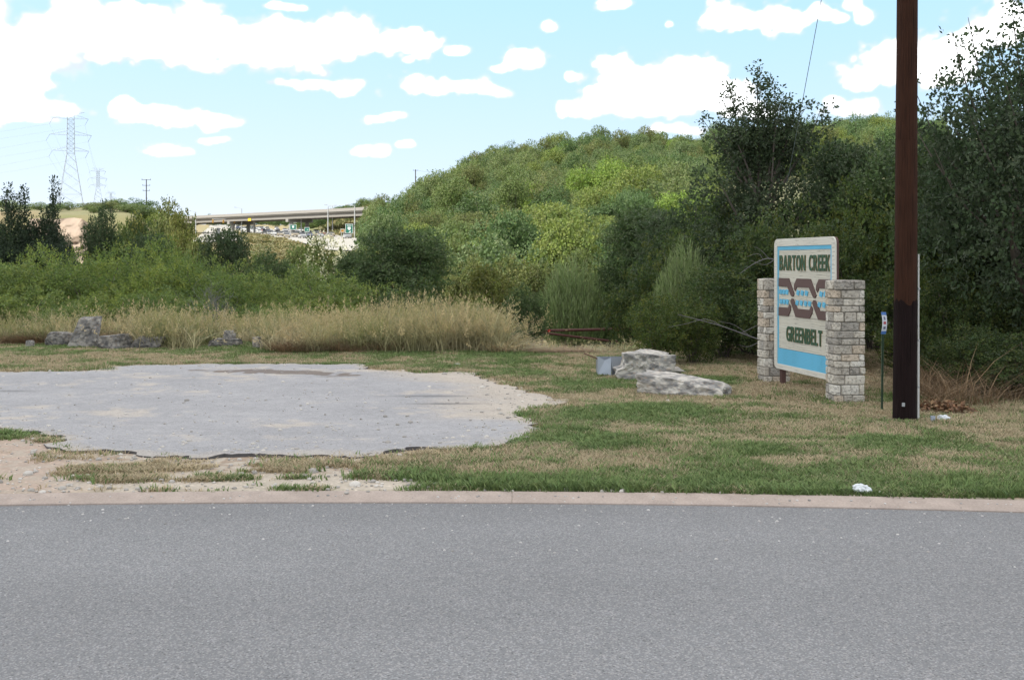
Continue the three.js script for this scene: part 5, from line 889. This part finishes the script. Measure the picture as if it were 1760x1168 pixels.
{ // signs and lamp posts
  const white = mat([0.75, 0.77, 0.75], 0.5), greenS = mat([0.012, 0.16, 0.11], 0.5), steel = mat([0.42, 0.43, 0.43], 0.5, { metalness: 0.3 });
  const panel = (px0, px1, py0, py1, d, m, label, deco) => {
    const w = (px1 - px0) / F * d, h = (py1 - py0) / F * d, x = X((px0 + px1) / 2, d), yb = roadY(x, d) - 0.2, yc = Y((py0 + py1) / 2, d), o = thing('freeway_sign', label, 'sign', [x, yb, -d], 0.12);
    part('panel', box(w, h, 0.08, 0, yc - yb, 0), m, o);
    const e = 0.12; for (const [bw, bh, bx, by] of [[w, e, 0, h / 2], [w, e, 0, -h / 2], [e, h, w / 2, 0], [e, h, -w / 2, 0]]) part('border', box(bw * 0.98, bh, 0.03, bx * 0.95, by * 0.96 + yc - yb, 0.058), white, o);
    for (const s of [-1, 1]) part('post', bar(V(s * w * 0.32, 0, -0.12), V(s * w * 0.32, yc - yb + h * 0.4, -0.12), 0.10, 0.10, 8), steel, o);
    const sh = (pts, name) => { const s = new THREE.Shape(); pts.forEach(([a, b], i) => (i ? s.lineTo(a * w, b * h) : s.moveTo(a * w, b * h))); part(name, new THREE.ExtrudeGeometry(s, { depth: 0.03, bevelEnabled: false }).translate(0, yc - yb, 0.045), white, o); };
    deco(sh);
  };
  const shield = [[-0.2, 0.18], [0.2, 0.18], [0.22, 0.0], [0.12, -0.12], [0, -0.17], [-0.12, -0.12], [-0.22, 0.0]], arrow = [[-0.05, -0.40], [0.12, -0.40], [0.26, -0.28], [0.20, -0.26], [0.20, -0.22], [0.08, -0.24], [0.04, -0.30], [-0.12, -0.42]];
  panel(593.5, 606.5, 384.5, 401, 318, greenS, 'tall green freeway sign with white route shield below the hill', (s) => { s(shield, 'route_shield'); s(arrow, 'arrow'); s([[-0.3, 0.30], [0.3, 0.30], [0.3, 0.36], [-0.3, 0.36]], 'legend'); });
  panel(498, 509, 385.5, 394.5, 372, greenS, 'wide green freeway sign with white shield just before the bridge column', (s) => { s(shield.map(([a, b]) => [a * 0.8, b * 1.4]), 'route_shield'); });
  panel(523, 531.5, 390.5, 398, 362, greenS, 'small green exit sign with white arrow after the bridge column', (s) => { s(arrow.map(([a, b]) => [a * 1.2, b + 0.25]), 'arrow'); });
  panel(585.5, 591.5, 393.5, 399, 322, mat([0.42, 0.20, 0.02], 0.6), 'small orange warning sign beside the tall green freeway sign', () => {});
  const lamp = (px, top, base, d, label, arm = 1) => { const x = X(px, d), yb = Math.min(Y(base, d), roadY(x, d) - 0.1), yt = Y(top, d), o = thing('street_lamp', label, 'street lamp', [x, yb, -d]); part('pole', bar(V(0, 0, 0), V(0, yt - yb, 0), 0.24, 0.15, 8), steel, o); part('arm', bar(V(0, yt - yb, 0), V(arm * 2.2, yt - yb + 0.4, 0), 0.08, 0.06, 6), steel, o); part('lamp_head', box(0.9, 0.22, 0.35, arm * 2.5, yt - yb + 0.42, 0), steel, o); };
  lamp(415, 358, 405, 404, 'street lamp in front of the overpass beside its first column', -1); lamp(517.5, 364, 405, 384, 'street lamp touching the tall bridge column', 1); lamp(563.5, 355, 394, 344, 'street lamp rising above the deck beside its twin at the grassy bank', 1); lamp(571.5, 354, 392, 372, 'second street lamp of the pair on the grassy bank', -1); lamp(609.5, 354, 400, 316, 'tall street lamp next to the tall green freeway sign', -1); lamp(336, 364, 402, 402, 'street lamp in front of the pale end of the overpass', -1); lamp(497, 384, 400, 420, 'street lamp standing under the overpass deck', 1);
  // signal mast with yellow heads
  const d = 408, yellow = mat([0.62, 0.33, 0.03], 0.6), black = mat([0.02, 0.02, 0.02], 0.6), x = X(437, d), yb = roadY(x, d) - 0.3, o = thing('signal_mast', 'thick pale signal mast in front of the overpass carrying a long arm', 'traffic signal', [x, yb, -d]);
  part('pole', bar(V(0, 0, 0), V(0, Y(367, d) - yb, 0), 0.42, 0.32, 10), mat([0.46, 0.46, 0.44], 0.6), o); part('mast_arm', bar(V(0, Y(377, d) - yb, 0), V(X(364, d) - x, Y(376.5, d) - yb, 0), 0.13, 0.09, 8), steel, o);
  const names = ['yellow traffic signal hanging nearest the pale end of the overpass', 'yellow traffic signal second from the pale end of the overpass', 'yellow traffic signal just before the first bridge column', 'yellow traffic signal on the thick pale mast'];
  [[366, 380], [384, 380.5], [403, 380], [434.8, 377.5]].forEach(([px, py], i) => { const s = thing('traffic_signal', names[i], 'traffic signal', [X(px, d), Y(py, d) - 0.6, -d + 0.35]); part('housing', box(0.5, 1.25, 0.3, 0, 0.6, 0), yellow, s); for (let k = 0; k < 3; k++) part('lens', new THREE.CylinderGeometry(0.14, 0.14, 0.06, 10).rotateX(Math.PI / 2).translate(0, 0.22 + k * 0.38, 0.17), black, s); });
}
{ // queue of cars
  const R = rng(404), glass = mat([0.03, 0.035, 0.04], 0.15), tyre = mat([0.02, 0.02, 0.02], 0.9), lampM = mat([0.5, 0.5, 0.48], 0.3);
  const paints = [['white', [0.62, 0.62, 0.6]], ['silver', [0.36, 0.37, 0.38]], ['dark blue', [0.02, 0.035, 0.10]], ['black', [0.018, 0.018, 0.02]], ['red', [0.28, 0.03, 0.03]], ['tan', [0.33, 0.28, 0.20]], ['dark green', [0.03, 0.08, 0.05]]].map(([n, c]) => [n, new THREE.MeshPhysicalMaterial({ color: rgb(...c), roughness: 0.35, clearcoat: 0.6, clearcoatRoughness: 0.1 })]);
  const side = (pts, w, b = 0.05) => { const s = new THREE.Shape(); pts.forEach(([x, y], i) => (i ? s.lineTo(x, y) : s.moveTo(x, y))); return new THREE.ExtrudeGeometry(s, { depth: w - 2 * b, bevelEnabled: true, bevelSize: b, bevelThickness: b, bevelSegments: 2 }).translate(0, 0, -w / 2 + b); };
  const wheel = new THREE.CylinderGeometry(0.33, 0.33, 0.22, 16).rotateX(Math.PI / 2);
  const kinds = {
    car: { body: side([[-2.2, 0.32], [2.2, 0.32], [2.22, 0.62], [2.1, 0.82], [1.0, 0.95], [-1.6, 0.98], [-2.2, 0.9]], 1.72), cab: side([[-1.5, 0.97], [0.95, 0.95], [0.25, 1.38], [-0.9, 1.40]], 1.46), roof: box(1.15, 0.05, 1.36, -0.33, 1.45, 0) },
    pickup: { body: side([[-2.6, 0.45], [2.6, 0.45], [2.62, 0.95], [2.4, 1.1], [1.2, 1.15], [-2.6, 1.15]], 1.85), cab: side([[-0.7, 1.15], [1.3, 1.15], [0.7, 1.72], [-0.5, 1.75]], 1.6), roof: box(1.15, 0.05, 1.5, 0.1, 1.80, 0) },
    van: { body: side([[-2.3, 0.4], [2.3, 0.4], [2.35, 0.8], [1.7, 1.05], [-2.35, 1.05]], 1.85), cab: side([[-2.25, 1.05], [1.6, 1.05], [0.9, 1.66], [-2.1, 1.70]], 1.66), roof: box(2.8, 0.05, 1.55, -0.65, 1.76, 0) },
  };
  const spots = [];
  for (let lane = 0; lane < 5; lane++) for (let d = 316 + lane * 3 + R() * 8; d < 640; d += 11 + R() * 13) { if (R() < 0.18 || d > 450 && R() < 0.3) continue; spots.push([rightEdge(d) - 3 - lane * 4.1, d, d > 450]); }
  for (let d = 330; d < 520; d += 22 + R() * 22) spots.push([leftEdge(d) - 3.5 - (R() < 0.5 ? 3.8 : 0), d, d > 430]);
  for (const [x, d, farOff] of spots) {
    const kn = R() < 0.62 ? 'car' : R() < 0.5 ? 'pickup' : 'van', k = kinds[kn], pi = R() < 0.4 ? 0 : R() < 0.35 ? 1 : 2 + Math.floor(R() * 5), [pn, pm] = paints[Math.min(pi, 6)];
    const o = thing(kn === 'car' ? 'queuing_car' : kn === 'pickup' ? 'pickup_truck' : 'minivan', `${pn} ${kn === 'pickup' ? 'pickup truck' : kn === 'van' ? 'minivan' : 'car'} in the ${farOff ? 'distant ' : ''}freeway traffic ${farOff ? 'beyond' : 'by'} the overpass`, kn === 'pickup' ? 'pickup' : kn, [x, roadY(x, d) + 0.01, -d], Math.PI / 2 + 0.32 + Math.PI + (R() - 0.5) * 0.05, `${pn} ${kn}s ${farOff ? 'beyond' : 'by'} the overpass`);
    part('body', k.body, pm, o); part('cabin_glass', k.cab, glass, o); part('roof', k.roof, pm, o);
    for (const [a, b] of [[1.4, 0.78], [1.4, -0.78], [-1.4, 0.78], [-1.4, -0.78]]) { const w = part('wheel', wheel, tyre, o); w.position.set(a * (kn === 'pickup' ? 1.15 : 1), 0.33, b); }
    if (!farOff) for (const s of [-0.6, 0.6]) for (const e of [-1, 1]) part(e > 0 ? 'headlight' : 'tail_light', box(0.06, 0.16, 0.3, e * (kn === 'pickup' ? 2.64 : kn === 'van' ? 2.36 : 2.24), 0.74, s), e > 0 ? lampM : mats_tail(), o);
  }
}
function mats_tail() { return mats_tail.m ??= mat([0.25, 0.01, 0.01], 0.3); }
// ---------------------------------------------------------------- transmission towers and power lines
{
  const steel = mat([0.36, 0.39, 0.43], 0.6), dark = mat([0.12, 0.13, 0.15], 0.6);
  function tower(px, top, d, hgt, label, thick) {
    const x = X(px, d), yt = Y(top, d), yb = yt - hgt, o = thing('transmission_tower', label, 'transmission tower', [x, yb, -d], 0.35), k = hgt / 41;
    const W = (y) => (y < 0.62 ? lerp(5.3, 1.35, y / 0.62) : lerp(1.35, 1.15, (y - 0.62) / 0.38)) * k, c = (sx, sz, y) => V(sx * W(y), y * hgt, sz * W(y));
    const corners = [[1, 1], [1, -1], [-1, -1], [-1, 1]];
    for (const [a, b] of corners) part('leg', mergeGeometries([bar(c(a, b, 0), c(a, b, 0.62), 0.13 * thick, 0.11 * thick, 5), bar(c(a, b, 0.62), c(a, b, 0.97), 0.11 * thick, 0.09 * thick, 5)]), steel, o);
    const ys = [0, 0.13, 0.25, 0.36, 0.46, 0.54, 0.62, 0.665, 0.71, 0.755, 0.80, 0.845, 0.89, 0.93, 0.97];
    for (let i = 0; i < 4; i++) { const [a, b] = corners[i], [e, f] = corners[(i + 1) % 4], g = []; for (let j = 0; j < ys.length - 1; j++) { g.push(bar(c(a, b, ys[j]), c(e, f, ys[j + 1]), 0.06 * thick, 0.06 * thick, 4), bar(c(e, f, ys[j]), c(a, b, ys[j + 1]), 0.06 * thick, 0.06 * thick, 4)); if (j === 2 || j >= 6) g.push(bar(c(a, b, ys[j]), c(e, f, ys[j]), 0.07 * thick, 0.07 * thick, 4)); } part('lattice', mergeGeometries(g), steel, o); }
    const tips = [];
    for (const [y, half] of [[0.645, 6.3], [0.79, 7.2], [0.94, 6.1]]) for (const s of [-1, 1]) {
      const tip = V(s * half * k, y * hgt, 0), w = W(y), g = []; for (const z of [-1, 1]) g.push(bar(V(s * w, y * hgt, z * w), tip, 0.09 * thick, 0.06 * thick, 4), bar(V(s * w, (y + 0.035) * hgt, z * w), tip, 0.08 * thick, 0.06 * thick, 4)); for (let q = 1; q < 4; q++) g.push(bar(V(lerp(s * w, tip.x, q / 4), y * hgt, w * (1 - q / 4)), V(lerp(s * w, tip.x, q / 4), y * hgt, -w * (1 - q / 4)), 0.05 * thick, 0.05 * thick, 4));
      const arm = part('crossarm', mergeGeometries(g), steel, o), e = tip.clone().add(V(-s * 0 - 1.2 * k, -2.5 * k, 0.9 * k)); part('insulator', bar(tip, e, 0.10 * thick, 0.10 * thick, 5), dark, arm); tips.push(e);
    }
    part('ground_wire_beam', mergeGeometries([bar(V(-4.8 * k, hgt, 0), V(4.8 * k, hgt, 0), 0.09 * thick, 0.09 * thick, 4), bar(V(-1.15 * k, 0.97 * hgt, 0), V(-4.8 * k, hgt, 0), 0.06 * thick, 0.06 * thick, 4), bar(V(1.15 * k, 0.97 * hgt, 0), V(4.8 * k, hgt, 0), 0.06 * thick, 0.06 * thick, 4), bar(V(-1.15 * k, 0.97 * hgt, 0), V(-1.15 * k, hgt, 0), 0.08 * thick, 0.08 * thick, 4), bar(V(1.15 * k, 0.97 * hgt, 0), V(1.15 * k, hgt, 0), 0.08 * thick, 0.08 * thick, 4)]), steel, o);
    o.updateMatrixWorld(true); return tips.map((t) => o.localToWorld(t));
  }
  const t1 = tower(121, 192, 420, 44, 'tall steel lattice transmission tower above the juniper, largest of the three', 0.62), t2 = tower(168, 289, 960, 44, 'second lattice transmission tower, smaller, behind the round-topped tree', 0.95), t3 = tower(190, 329, 1600, 44, 'third lattice transmission tower, faintest and farthest', 1.2);
  const wireM = mat([0.32, 0.36, 0.40], 0.6), run = (a, b, sag, label) => { single('power_line', limb([a, a.clone().lerp(b, 0.25).add(V(0, -sag * 0.75, 0)), a.clone().lerp(b, 0.5).add(V(0, -sag, 0)), a.clone().lerp(b, 0.75).add(V(0, -sag * 0.75, 0)), b], 0.022, 0.022, 4, 24), wireM, label, 'wire', null, 'conductors of the transmission line'); };
  t1.forEach((a, i) => { run(a, t2[i], 9, 'faint power line sagging between the transmission towers'); run(a, a.clone().add(V(-95, -20, 105)), 5, 'faint power line running from the largest tower out of the picture'); });
  t2.forEach((a, i) => run(a, t3[i], 9, 'faint power line sagging between the transmission towers'));
  const wood = mat([0.06, 0.05, 0.045], 0.9);
  const pole = (px, top, base, d, label, arms, rad) => { const x = X(px, d), yb = Y(base, d), h = Y(top, d) - yb, o = thing('power_pole', label, 'power pole', [x, yb, -d], 0.15); part('shaft', bar(V(0, 0, 0), V(0, h, 0), rad, rad * 0.75, 8), wood, o); for (const [y, w] of arms) { const a = part('crossarm', box(w * 0.8, 0.08, 0.08, 0, h - y, 0.1), wood, o); for (const s of [-0.36, 0.36]) part('insulator', bar(V(s * w, h - y + 0.04, 0.1), V(s * w, h - y + 0.25, 0.1), 0.05, 0.04, 6), dark, a); } return V(x, yb + h - 0.2, -d); };
  pole(251, 308, 352, 222, 'dark single power pole standing on the wooded mound', [[0.1, 2.4], [1.3, 2.0], [2.4, 1.8]], 0.12);
  const q = pole(714, 291, 332, 305, 'dark power pole on the ridge of the hill against the sky', [[0.3, 1.8]], 0.17); run(q, at(780, 293, 330), 0.6, 'thin wire from the ridge pole into the hill trees');
  pole(9, 343, 376, 210, 'short dark pole at the photo edge behind the juniper', [[0.3, 1.6]], 0.15);
}

scene.traverse((o) => { if (o.isMesh) { o.castShadow = true; o.receiveShadow = true; } });
renderer.render(scene, camera);
